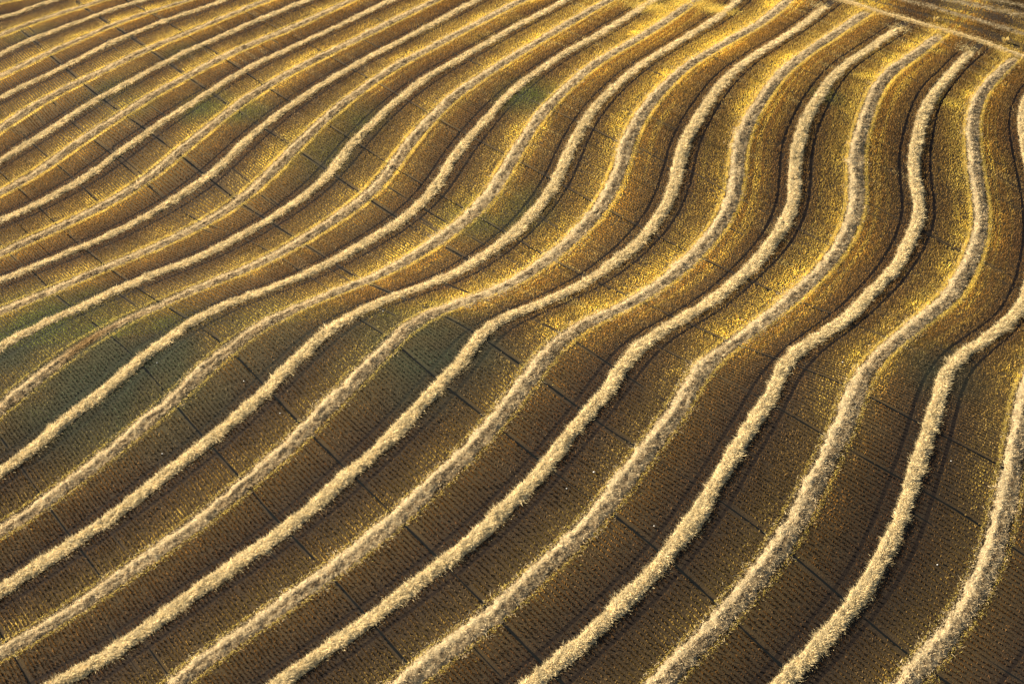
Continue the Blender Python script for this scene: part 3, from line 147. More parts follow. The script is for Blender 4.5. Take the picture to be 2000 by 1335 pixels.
def mesh_from(name, verts, polys, mat, cols=None, attrs=None, smooth_polys=0):
    """polys: list of (m,k) index arrays"""
    me = bpy.data.meshes.new(name); verts = np.ascontiguousarray(verts, np.float32)
    me.vertices.add(len(verts)); me.vertices.foreach_set('co', verts.ravel())
    nl = sum(p.size for p in polys); npo = sum(len(p) for p in polys)
    me.loops.add(nl); me.polygons.add(npo)
    me.loops.foreach_set('vertex_index', np.concatenate([p.ravel() for p in polys]).astype(np.int32))
    st = np.cumsum(np.r_[0, np.concatenate([np.full(len(p), p.shape[1]) for p in polys])])[:-1].astype(np.int32)
    me.polygons.foreach_set('loop_start', st)
    if smooth_polys:
        f = np.zeros(npo, bool); f[:smooth_polys] = True; me.polygons.foreach_set('use_smooth', f)
    else: me.polygons.foreach_set('use_smooth', np.zeros(npo, bool))
    if cols is not None:
        a = me.color_attributes.new('Col', 'FLOAT_COLOR', 'POINT')
        a.data.foreach_set('color', np.c_[cols, np.ones(len(cols))].astype(np.float32).ravel())
    for k, v in (attrs or {}).items():
        a = me.attributes.new(k, 'FLOAT', 'POINT'); a.data.foreach_set('value', np.asarray(v, np.float32))
    me.update(calc_edges=True); me.materials.append(mat)
    o = bpy.data.objects.new(name, me); C.collection.objects.link(o)
    return o

# ------------------------------------------------------------------ field coordinates: N counts windrows across, S measures metres along
GX0, GY0, GH = -105.0, -62.0, 5.0; GNX, GNY = 43, 36
Nf = Spline(GX0, GY0, GH, GNX, GNY, np.zeros(GNX*GNY)); Sf = Spline(GX0, GY0, GH, GNX, GNY, np.zeros(GNX*GNY))
G = np.arange(GNX*GNY).reshape(GNY, GNX)
K = np.zeros((GNX*GNY, GNX*GNY))
for a, b, c in ((G[:, :-2], G[:, 1:-1], G[:, 2:]), (G[:-2], G[1:-1], G[2:])):
    a, b, c = a.ravel(), b.ravel(), c.ravel()
    for u, cu in ((a, 1), (b, -2), (c, 1)):
        for v, cv in ((a, 1), (b, -2), (c, 1)): np.add.at(K, (u, v), cu*cv)
px, py, pn, tx, ty = [], [], [], [], []
for k, p in WR.items():
    q, _ = resample(p, 1.6); q = smooth(q, 1) if len(q) > 6 else q
    t = np.gradient(q, axis=0); t /= np.linalg.norm(t, axis=1)[:, None]
    px += list(q[:, 0]); py += list(q[:, 1]); pn += [k]*len(q); tx += list(-t[:, 0]); ty += list(-t[:, 1])   # t towards the camera end
px, py, pn, tx, ty = map(np.array, (px, py, pn, tx, ty))
A = Nf.row(px, py); Nf.c = np.linalg.solve(A.T@A + .02*K, A.T@pn).reshape(GNY, GNX)
e = .5
At = (Nf.row(px + e*tx, py + e*ty) - Nf.row(px - e*tx, py - e*ty))/(2*e)         # derivative along the windrow = -1
keys = list(SM); m = GNX*GNY
H = np.zeros((m + len(keys), m + len(keys))); g = np.zeros(m + len(keys))
H[:m, :m] = .3*At.T@At + .05*K; g[:m] = -.3*At.T@np.ones(len(px))*-1.0
for j, k in enumerate(keys):
    p = SM[k]; R = np.zeros((len(p), m + len(keys))); R[:, :m] = Nf.row(p[:, 0], p[:, 1]); R[:, m + j] = -1
    H += 3*R.T@R
R = np.zeros((1, m + len(keys))); R[:, :m] = Nf.row(np.array([0.]), np.array([0.])); H += R.T@R
sol = np.linalg.solve(H + 1e-7*np.eye(len(H)), g); Sf.c = sol[:m].reshape(GNY, GNX); seam_s = dict(zip(keys, sol[m:]))
# inverse table  (n, s) -> (x, y)
NN = np.arange(-4, 31.01, .25); SS = np.arange(-150, 150.1, 1.5)
gx, gy = np.meshgrid(np.arange(-100, 101, 2.), np.arange(-58, 108, 2.)); gx, gy = gx.ravel(), gy.ravel()
gn, gnx, gny = Nf(gx, gy, True); gs, gsx, gsy = Sf(gx, gy, True)
TN, TS = np.meshgrid(NN, SS, indexing='ij'); IX = np.zeros(TN.shape); IY = np.zeros(TN.shape)
for i in range(len(NN)):
    d2 = ((NN[i] - gn)*5.7)[None, :]**2 + (SS[:, None] - gs[None, :])**2
    k = d2.argmin(1); IX[i] = gx[k]; IY[i] = gy[k]
for it in range(14):
    n_, nx, ny = Nf(IX, IY, True); s_, sx, sy = Sf(IX, IY, True)
    en = TN - n_; es = TS - s_; det = nx*sy - ny*sx; det = np.where(np.abs(det) < .02, np.sign(det + 1e-9)*.02, det)
    dx = (en*sy - es*ny)/det; dy = (es*nx - en*sx)/det; L = np.hypot(dx, dy); f = np.minimum(1, 6/np.maximum(L, 1e-6))*(1 if it > 3 else .8)
    IX = IX + dx*f; IY = IY + dy*f
OK = (np.hypot((TN - Nf(IX, IY, True)[0])*5.7, TS - Sf(IX, IY, True)[0]) < .3)
def place(n, s):
    """plan position of field coordinates; third value says whether it is valid"""
    fn = np.clip((n - NN[0])/.25, 0, len(NN) - 1.001); fs = np.clip((s - SS[0])/1.5, 0, len(SS) - 1.001)
    i = fn.astype(int); j = fs.astype(int); u = fn - i; v = fs - j
    def L(T): return (T[i, j]*(1-u) + T[i+1, j]*u)*(1-v) + (T[i, j+1]*(1-u) + T[i+1, j+1]*u)*v
    return L(IX), L(IY), OK[i, j] & OK[i+1, j] & OK[i, j+1] & OK[i+1, j+1]
def inside(x, y, margin):
    """inside the part of the field the photo shows, widened by a margin"""
    c = FR.mean(0); ok = np.ones(np.shape(x), bool); m = len(FR)
    hull = [0, 4, 7, 9]
    for a, b in zip(hull, hull[1:] + hull[:1]):
        ax, ay = FR[a]; bx, by = FR[b]; ex, ey = bx - ax, by - ay; l = math.hypot(ex, ey)
        d = ((x - ax)*ey - (y - ay)*ex)/l
        dc = ((c[0] - ax)*ey - (c[1] - ay)*ex)/l
        ok &= d*np.sign(dc) > -margin
    return ok
# headland boundary: everything behind the first headland windrow
HB = HD[0]
def beyond(x, y):
    """metres behind the headland windrow (negative: in the main field)"""
    a = HB[2]; b = HB[-3]; d = (b - a)/np.linalg.norm(b - a); nrm = np.array([-d[1], d[0]])
    if nrm[1] < 0: nrm = -nrm
    u = (x - a[0])*d[0] + (y - a[1])*d[1]
    hx = (HB[:, 0] - a[0])*d[0] + (HB[:, 1] - a[1])*d[1]; hy = (HB[:, 0] - a[0])*nrm[0] + (HB[:, 1] - a[1])*nrm[1]
    return (x - a[0])*nrm[0] + (y - a[1])*nrm[1] - np.interp(u, hx, hy)
print('N range', Nf(gx, gy).min(), Nf(gx, gy).max(), 'S', Sf(gx, gy).min(), Sf(gx, gy).max(), 'gradS', np.median(np.hypot(gsx, gsy)), 'gradN*5.7', np.median(np.hypot(gnx, gny))*5.7, 'ok', OK.mean())

# ------------------------------------------------------------------ what grows where, and slope shade put into the colour
WEED_FOLD_TINT = [(-35.5,-4,9,1.1),(-43,2,8,.85),(-20,-1,7,.45),(-29.5,-7.5,6,.8),(-22,-4,4,.5),(-3,-5.5,4,.5),(-33.7,42.4,3,.8),(-28.9,40.7,2.5,.8),(-16.8,36.1,4,.5),(1.6,37.7,3.5,.8),(.5,19.5,4,.6),(-3.5,18.7,4,.6),  # weed patches, plus a dark cool tint along the fold
         (-20.2,31.3,5,.5),(-8,-4.6,7,.8),(37.1,-3.2,4.5,.6),(-61,69.5,5,.3),(-42.2,44.6,3,.5),(34.4,41.2,2,.6),(-46,49,4,.4),(-39,57,4,.3)]
TONES = [(-30,-30,14,-.30),(-5,-31,14,-.22),(24,-30,12,-.15),(-42,-14,7,-.15),(-32,-5,8,-.30),(-7,-5,5,-.22),(-14,-14,9,-.12),(37,-3,4,-.22),  # regional straw tone, with shade of the slopes painted in
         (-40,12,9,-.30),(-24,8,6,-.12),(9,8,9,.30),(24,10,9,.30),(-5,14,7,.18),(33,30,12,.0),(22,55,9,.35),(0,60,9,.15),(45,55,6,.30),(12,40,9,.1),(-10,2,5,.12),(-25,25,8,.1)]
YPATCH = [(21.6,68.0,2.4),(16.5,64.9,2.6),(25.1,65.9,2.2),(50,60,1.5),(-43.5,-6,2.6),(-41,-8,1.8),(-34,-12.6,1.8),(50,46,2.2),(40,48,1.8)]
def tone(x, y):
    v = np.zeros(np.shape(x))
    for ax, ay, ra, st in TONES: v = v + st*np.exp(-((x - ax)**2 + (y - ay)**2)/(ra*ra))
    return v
def weed_fold_tint(x, y):
    gr = np.zeros(np.shape(x))
    for (ax, ay, ra, st) in WEED_FOLD_TINT: gr = np.maximum(gr, st*np.exp(-((x - ax)**2 + (y - ay)**2)/(ra*ra)))
    return np.clip(gr*(.35 + 1.3*fnoise(x/2.2, y/2.2, 15, 4)), 0, .85)*sstep(.02, .3, gr)
def stubble_colour(n, s, x, y, r):
    """colour of the cut straw, with slope shade painted in: it differs with how it was cut and laid, and with weeds"""
    m = (n + 1) % 2 - 1                                   # -1..1, 0 on a loose (even) windrow
    big = fnoise(x/22., y/22., 3); mid = fnoise(x/6., y/6., 5); row = vnoise(n*1.4, s/.45, 11); fine = fnoise(n*7, s/1.2, 9)
    gold = np.array([.45, .275, .062]); brown = np.array([.235, .120, .046]); olive = np.array([.265, .165, .055]); yell = np.array([.92, .69, .15])
    green = np.array([.17, .20, .05]); orange = np.array([.47, .235, .045]); pale = np.array([.55, .43, .19])
    near = sstep(-.85, -.2, m)*(m < 0) + (1 - sstep(.2, .75, m))*(m >= 0)    # 1 near the loose windrow
    c = brown + (olive - brown)*(mid*.9)[:, None]
    lift = np.clip(near*(.6 + .8*big) + (fine - .5)*.6, 0, 1)
    c = np.where((m < 0)[:, None], c + (gold*.9 + yell*.15 - c)*lift[:, None], c + (orange*.75 + gold*.25 - c)*lift[:, None])
    yk = np.exp(-((m + .30)/.13)**2)*sstep(.35, .75, fnoise(n*2.3 + 9, s/3.0, 21) + .1)*.8
    yk = np.maximum(yk, sstep(.60, .75, fnoise(x/9., y/9., 77))*sstep(30, 60, y)*.35)
    rz = sstep(.35, .7, fnoise(n*.8 + 3, s/9., 13)); c = c + (pale - c)*(sstep(.66, .9, row)*.5*rz)[:, None]; c = c*(1 - .45*sstep(.66, .9, 1 - row)*rz)[:, None]
    yk = np.maximum(yk, np.exp(-((np.abs(m) - .16)/.05)**2)*(.3 + .65*sstep(-12, 18, y + .25*x)))
    stk = sstep(.55, .72, vnoise(n*24., s/11., 81))*near*sstep(-14, 16, y + .3*x)*(.3 + .6*big)*sstep(-70, -5, x - .2*y); yk = np.maximum(yk*.8, .85*stk)
    for ax, ay, ra in YPATCH: yk = np.maximum(yk, .9*np.exp(-(((x - ax)/ra)**2 + ((y - ay)/(ra*.6))**2)))
    tn = tone(x, y) + .5*(fnoise(x/5., y/5., 66) - .5) + .55*near*sstep(.48, .72, fnoise(x/3.5, y/3.5, 19)) - .60*(1 - sstep(-11, 3, y + .08*x)) - .42*(1 - sstep(-32, 8, x - .25*y))*sstep(0, 14, y)  # front darkening: shade of the camera-facing slope painted into the straw
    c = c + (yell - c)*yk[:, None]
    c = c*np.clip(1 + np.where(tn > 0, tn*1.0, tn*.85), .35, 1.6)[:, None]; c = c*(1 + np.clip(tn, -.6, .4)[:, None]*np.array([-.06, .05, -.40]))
    gr = weed_fold_tint(x, y)
    c = c + (np.where((y < 0)[:, None], np.array([.068, .092, .058]), green) - c)*gr[:, None]
    sp = 1.0 - .6*sstep(-5, 20, y); return c*(1.0 - .5*sp + sp*r**1.2)[:, None]

# ------------------------------------------------------------------ materials
def new_mat(name):
    m = bpy.data.materials.new(name); m.use_nodes = True; return m, m.node_tree.nodes, m.node_tree.links
def straw_mat(name, gain=1.0, trans=.25, fine=0.0):
    m, n, l = new_mat(name); out = n['Material Output']; n.remove(n['Principled BSDF'])
    at = n.new('ShaderNodeAttribute'); at.attribute_name = 'Col'
    mul = n.new('ShaderNodeMix'); mul.data_type = 'RGBA'; mul.blend_type = 'MULTIPLY'; mul.inputs[0].default_value = 1
    l.new(at.outputs['Color'], mul.inputs[6])
    geo = n.new('ShaderNodeNewGeometry'); no = n.new('ShaderNodeTexNoise'); no.inputs['Scale'].default_value = 5.0; no.inputs['Detail'].default_value = 4
    l.new(geo.outputs['Position'], no.inputs['Vector'])
    cr = n.new('ShaderNodeValToRGB'); cr.color_ramp.elements[0].position = .3; cr.color_ramp.elements[1].position = .7
    a, b = .78*gain, 1.12*gain; cr.color_ramp.elements[0].color = (a, a*.98, a*.94, 1); cr.color_ramp.elements[1].color = (b, b, b, 1)
    l.new(no.outputs['Fac'], cr.inputs[0]); l.new(cr.outputs[0], mul.inputs[7])
    d = n.new('ShaderNodeBsdfDiffuse'); t = n.new('ShaderNodeBsdfTranslucent'); mx = n.new('ShaderNodeMixShader'); mx.inputs[0].default_value = trans
    l.new(mul.outputs[2], d.inputs[0]); l.new(mul.outputs[2], t.inputs[0]); l.new(d.outputs[0], mx.inputs[1]); l.new(t.outputs[0], mx.inputs[2]); l.new(mx.outputs[0], out.inputs[0])
    return m
M_straw = straw_mat('windrow_straw'); M_stub = straw_mat('stubble_straw', 1.05, .45); M_stone = new_mat('pale_stone')[0]
M_stone.node_tree.nodes['Principled BSDF'].inputs['Base Color'].default_value = (.62, .58, .50, 1)

# ground: bare soil with straw litter, drill rows, wheel tracks and drill seams, all laid out in field coordinates
m_g, n, l = new_mat('field_soil'); bs = n['Principled BSDF']; bs.inputs['Roughness'].default_value = .95; bs.inputs['Specular IOR Level'].default_value = .1
def att(k): a = n.new('ShaderNodeAttribute'); a.attribute_name = k; return a.outputs['Fac']
def mth(op, a, b=None, c=None):
    q = n.new('ShaderNodeMath'); q.operation = op
    for i, v in enumerate((a, b, c)):
        if v is None: continue
        if isinstance(v, (int, float)): q.inputs[i].default_value = v
        else: l.new(v, q.inputs[i])
    return q.outputs[0]
def mix(f, a, b):
    q = n.new('ShaderNodeMix'); q.data_type = 'RGBA'
    for i, v in ((0, f), (6, a), (7, b)):
        if isinstance(v, tuple): q.inputs[i].default_value = (*v, 1)
        elif isinstance(v, (int, float)): q.inputs[i].default_value = v
        else: l.new(v, q.inputs[i])
    return q.outputs[2]
def rng_(v, a, b, c=0., d=1.):
    q = n.new('ShaderNodeMapRange'); q.interpolation_type = 'SMOOTHSTEP'
    l.new(v, q.inputs[0]); q.inputs[1].default_value = a; q.inputs[2].default_value = b; q.inputs[3].default_value = c; q.inputs[4].default_value = d; return q.outputs[0]
fN, fS, fH = att('fN'), att('fS'), att('fH')
geo = n.new('ShaderNodeNewGeometry')
def noise(scale, detail=4):
    q = n.new('ShaderNodeTexNoise'); q.inputs['Scale'].default_value = scale; q.inputs['Detail'].default_value = detail; l.new(geo.outputs['Position'], q.inputs['Vector']); return q.outputs['Fac']
fi = noise(9.0, 5); me_ = noise(.35, 4)
m_ = mth('SUBTRACT', mth('MODULO', mth('ADD', fN, 41.), 2.), 1.)        # 0 on loose windrows, +-1 on the combed ones
ab = mth('ABSOLUTE', m_)
litter = mix(rng_(fi, .4, .7), (.016, .012, .009), (.090, .056, .026))
litter = mix(mth('MULTIPLY', rng_(ab, .85, .15), .22), litter, (.34, .22, .055))
litter = mix(mth('MULTIPLY', rng_(me_, .45, .7), .25), litter, (.05, .04, .022))
row = mth('ABSOLUTE', mth('SUBTRACT', mth('FRACT', mth('DIVIDE', fS, .3)), .5))
litter = mix(mth('MULTIPLY', rng_(row, .1, .35), .45), litter, (.035, .026, .018))
trk = mth('ABSOLUTE', mth('SUBTRACT', mth('SUBTRACT', 1.0, ab), .255))
trk = mth('MULTIPLY', rng_(trk, .030, .018), rng_(fH, -.5, -2.0))
litter = mix(trk, litter, (.013, .009, .007))
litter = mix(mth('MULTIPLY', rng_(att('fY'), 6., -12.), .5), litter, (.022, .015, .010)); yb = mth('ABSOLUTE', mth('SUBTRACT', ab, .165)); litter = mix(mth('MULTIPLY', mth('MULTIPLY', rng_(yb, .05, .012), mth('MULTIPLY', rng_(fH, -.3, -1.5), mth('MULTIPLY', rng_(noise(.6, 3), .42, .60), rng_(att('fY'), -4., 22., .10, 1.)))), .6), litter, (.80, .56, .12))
litter = mix(mth('MULTIPLY', att('fW'), .6), litter, (.032, .040, .022))
far = mix(rng_(fi, .4, .6), (.13, .085, .035), (.30, .20, .07))
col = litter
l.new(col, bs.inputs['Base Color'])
bp = n.new('ShaderNodeBump'); bp.inputs['Strength'].default_value = .6; bp.inputs['Distance'].default_value = .06
l.new(fi, bp.inputs['Height']); l.new(bp.outputs[0], bs.inputs['Normal'])

# ------------------------------------------------------------------ the ground sheet
def axis(a, b, st):
    v = list(np.arange(a, b + .01, st)); g = st
    lo, hi = v[0], v[-1]
    while hi < 3500: g *= 1.35; hi += g; v.append(hi)
    g = st
    while lo > -3500: g *= 1.35; lo -= g; v.insert(0, lo)
    return np.array(v)
ax_, ay_ = axis(-100, 100, .6), axis(-52, 108, .6)
X, Y = np.meshgrid(ax_, ay_); Z = height(X, Y)
r = np.clip((np.hypot(np.maximum(0, np.abs(X) - 100), np.maximum(0, np.abs(Y - 28) - 80)))/250, 0, 1); Z = Z*(1 - r) + 1.5*r
Z += .05*(fnoise(X/2.5, Y/2.5, 41) - .5)
I = np.arange(X.size).reshape(X.shape); q = np.stack([I[:-1, :-1], I[:-1, 1:], I[1:, 1:], I[1:, :-1]], -1).reshape(-1, 4)
nn = Nf(X.ravel(), Y.ravel(), True)[0]; ss = Sf(X.ravel(), Y.ravel(), True)[0]
Xc, Yc = X.ravel(), Y.ravel()
field = mesh_from('field', np.c_[Xc, Yc, Z.ravel()], [q], m_g, None, {'fN': nn, 'fS': ss, 'fH': beyond(Xc, Yc), 'fW': weed_fold_tint(Xc, Yc), 'fY': Yc + .25*Xc}, smooth_polys=len(q))
field['kind'] = 'structure'; field['label'] = 'rolling harvested wheat field with bare dark soil between the drill rows'
def ground(x, y): return height(x, y) + .05*(fnoise(x/2.5, y/2.5, 41) - .5)

# ------------------------------------------------------------------ standing stubble
seams = []
for k in keys:
    p = SM[k]; nv = Nf(p[:, 0], p[:, 1]); lo, hi = min(nv), max(nv); w = .17 if k in 'abegimo' else .13
    seams.append((seam_s[k], lo - 1.2, hi + 1.2, w))
for j_ in range(110):
    s_ = rng.uniform(-60, 95); a_ = rng.uniform(2, 27); seams.append((round(s_/.3)*.3, a_, a_ + rng.uniform(.3, 1.1), .085))
PITCH = .30
Vs, Qs, base_ = [], [], 0
for c, lo, hi, w in seams:
    nq = np.arange(lo, hi, .03); a_ = .5*w*(.35 + 1.1*fnoise(nq*6, nq*0 + c, 71)); fade = sstep(.30, .52, fnoise(nq*1.3 + c, nq*0, 73)) if w < .15 else sstep(.12, .40, fnoise(nq*1.3 + c, nq*0, 73))
    for sgn, arr in ((-1, []), (1, [])): pass
    x0, y0, k0 = place(nq, c - a_*fade); x1, y1, k1 = place(nq, c + a_*fade); hb = beyond(x0, y0)
    V = np.empty((len(nq)*2, 3)); V[0::2] = np.c_[x0, y0, ground(x0, y0) + .022]; V[1::2] = np.c_[x1, y1, ground(x1, y1) + .022]
    i = np.arange(len(nq) - 1); good = (k0 & k1)[:-1] & (hb[:-1] < -.5) & (fade[:-1] > .05); i = i[good]*2 + base_
    Vs.append(V); Qs.append(np.c_[i, i + 2, i + 3, i + 1]); base_ += len(V)
m_f, n, l = new_mat('bare_furrow_soil'); bs = n['Principled BSDF']; bs.inputs['Roughness'].default_value = 1; bs.inputs['Specular IOR Level'].default_value = 0; bs.inputs['Base Color'].default_value = (.009, .010, .010, 1)
fur = mesh_from('drill_seams', np.concatenate(Vs), [np.concatenate(Qs)], m_f); fur['kind'] = 'structure'; fur['label'] = 'dark bare seams between drill passes crossing the windrows'
def blades(n, s, x, y, h0, w0, col, lean, per=2, jitter=.04):
    """small upright quads: `per` stalk bunches at each plant"""
    V, Cc = [], []
    for k in range(per):
        a = rng.uniform(0, math.pi, len(x)); hh = h0*rng.uniform(.6, 1.15, len(x)); ww = w0*rng.uniform(.6, 1.3, len(x))
        bx = x + rng.normal(0, jitter, len(x)); by = y + rng.normal(0, jitter, len(x)); bz = ground(bx, by) - .01
        lx = rng.normal(0, 1, len(x))*lean*hh; ly = rng.normal(0, 1, len(x))*lean*hh
        cx, cy = np.cos(a)*ww/2, np.sin(a)*ww/2
        P = np.stack([np.c_[bx - cx*.6, by - cy*.6, bz], np.c_[bx + cx*.6, by + cy*.6, bz], np.c_[bx + cx + lx, by + cy + ly, bz + hh], np.c_[bx - cx + lx, by - cy + ly, bz + hh*rng.uniform(.7, 1, len(x))]], 1)
        cc = col*rng.uniform(.8, 1.2, (len(x), 1))
        V.append(P.reshape(-1, 3)); Cc.append(np.repeat(cc, 4, 0))
    return np.concatenate(V), np.concatenate(Cc)
ks = np.arange(int(-150/PITCH), int(150/PITCH)); DN = .10/5.7
nv = np.arange(-3.5, 30.5, DN)
Vs, Cs = [], []
for chunk in np.array_split(ks, 40):
    n0, s0 = np.meshgrid(nv, chunk*PITCH); n0 = n0.ravel() + rng.uniform(-.5, .5, n0.size)*DN; s0 = s0.ravel()
    x, y, ok = place(n0, s0); ok = ok & inside(x, y, 5.0)
    n0, s0, x, y = n0[ok], s0[ok], x[ok], y[ok]
    if not len(x): continue
    hb = beyond(x, y); m = (n0 + 1) % 2 - 1; da = 1 - np.abs(m)
    main = hb < -.6
    keep = ~(main & (np.abs(m) < .125)) & ~(main & (da < .105))
    keep &= ~(main & (np.abs(da - .255) < .025) & (rng.random(len(x)) < .97))
    for c, lo, hi, w in seams:
        keep &= ~((np.abs(s0 - c) < w) & (n0 > lo) & (n0 < hi) & (rng.random(len(x)) < .35 + .6*sstep(.20, .45, fnoise(n0*1.3 + c, n0*0, 73))))
    keep &= rng.random(len(x)) < (.72 + .28*fnoise(n0*5, s0/1.5, 60))
    keep &= ~((hb > -.9 + .7*fnoise(x/1.5, y/1.5, 88)) & (hb < .1 + .9*fnoise(x/1.1, y/1.1, 89)) & (rng.random(len(x)) < .85))
    keep &= ~((hb > 0) & (vnoise(x/40, hb/1.1, 8) < .45) & (rng.random(len(x)) < .7))
    n0, s0, x, y, m = n0[keep], s0[keep], x[keep], y[keep], m[keep]
    if not len(x): continue
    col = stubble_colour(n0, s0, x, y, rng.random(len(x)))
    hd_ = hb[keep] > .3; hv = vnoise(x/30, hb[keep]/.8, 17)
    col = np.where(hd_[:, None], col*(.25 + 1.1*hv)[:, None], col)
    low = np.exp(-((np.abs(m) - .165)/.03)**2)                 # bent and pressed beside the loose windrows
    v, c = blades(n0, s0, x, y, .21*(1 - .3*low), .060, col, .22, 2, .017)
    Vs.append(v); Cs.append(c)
V = np.concatenate(Vs); Cc = np.concatenate(Cs); q = np.arange(len(V)).reshape(-1, 4)
stub = mesh_from('stubble', V, [q], M_stub, Cc); stub['kind'] = 'stuff'; stub['label'] = 'golden brown cut wheat stubble standing in fine rows between the windrows'
print('stubble quads', len(q))

# bright flattened straw in two thin lines beside every loose windrow
def flat_straw(n, s, keep_fn, hw, ln, wd, col, name, lift=.05, tilt=.12):
    pass
Vs, Cs = [], []
L = 800000
n0 = rng.uniform(-3, 30, L); side = rng.choice([-1, 1], L); even = np.round(n0/2)*2
off = np.where(rng.random(L) < .7, rng.normal(.165, .017, L), .15 + rng.exponential(.035, L))*side; n1 = even + off; s1 = rng.uniform(-140, 140, L)
x, y, ok = place(n1, s1); ok &= inside(x, y, 4) & (beyond(x, y) < -.3)
dens = .35 + .65*fnoise(n1*3, s1/4., 90); ok &= rng.random(L) < dens*(.5 + .5*sstep(-20, 15, y + .25*x))
x, y, n1 = x[ok], y[ok], n1[ok]
# headings follow the windrow
e_ = .4; _, gnx_, gny_ = Nf(x, y, True); hd = np.arctan2(gnx_, -gny_) + rng.normal(0, .6, len(x))
ln = rng.uniform(.10, .24, len(x)); wd = rng.uniform(.015, .04, len(x)); z = ground(x, y) + rng.uniform(.05, .2, len(x))
dx, dy = np.cos(hd)*ln, np.sin(hd)*ln; ox, oy = -np.sin(hd)*wd/2, np.cos(hd)*wd/2; dz = rng.normal(.0, .18, len(x))*ln
P = np.stack([np.c_[x - ox, y - oy, z], np.c_[x + ox, y + oy, z], np.c_[x + dx, y + dy, z + dz]], 1)
cc = np.array([.88, .66, .15])*rng.uniform(.7, 1.15, (len(x), 1))
# straw spilled along the headland edge and round the row ends
def spill(N, cx_, cy_, sd, colr, lo=.12, hi=.38):
    x = cx_ + rng.normal(0, sd, N); y = cy_ + rng.normal(0, sd, N); a = rng.uniform(0, 2*math.pi, N); l_ = rng.uniform(lo, hi, N); w_ = rng.uniform(.03, .06, N)
    z = ground(x, y) + rng.uniform(.05, .22, N); ox, oy = -np.sin(a)*w_/2, np.cos(a)*w_/2
    Pq = np.stack([np.c_[x - ox, y - oy, z], np.c_[x + ox, y + oy, z], np.c_[x + np.cos(a)*l_, y + np.sin(a)*l_, z + rng.normal(0, .05, N)]], 1)
    return Pq, np.array(colr)*rng.uniform(.6, 1.2, (N, 1))
hq, _ = resample(HD[0], .01); k_ = rng.integers(0, len(hq), 9000); k_ = k_[rng.random(len(k_)) < .25 + fnoise(hq[k_, 0]/1.3, hq[k_, 1]/1.3, 91)]
P2, c2 = spill(len(k_), hq[k_, 0], hq[k_, 1], .55, (.80, .60, .26)); Ps, cs = [P, P2], [cc, c2]
for kk in range(19, 25):
    e0 = WR[kk][0]; P2, c2 = spill(350, e0[0] + rng.normal(0, .5), e0[1] + rng.normal(0, .5), .75, (.85, .66, .30) if kk % 2 else (.86, .62, .16)); Ps.append(P2); cs.append(c2)
for ax2, ay2, ra2 in YPATCH[:3]:
    P2, c2 = spill(1800, ax2, ay2, ra2*.5, (.92, .68, .16)); Ps.append(P2); cs.append(c2)
P = np.concatenate(Ps); cc = np.concatenate(cs)
V = P.reshape(-1, 3); pressed = mesh_from('pressed_straw', V, [np.arange(len(V)).reshape(-1, 3)], M_stub, np.repeat(cc, 3, 0))
pressed['kind'] = 'stuff'; pressed['label'] = 'bright yellow pressed straw in thin lines along both sides of the loose windrows'

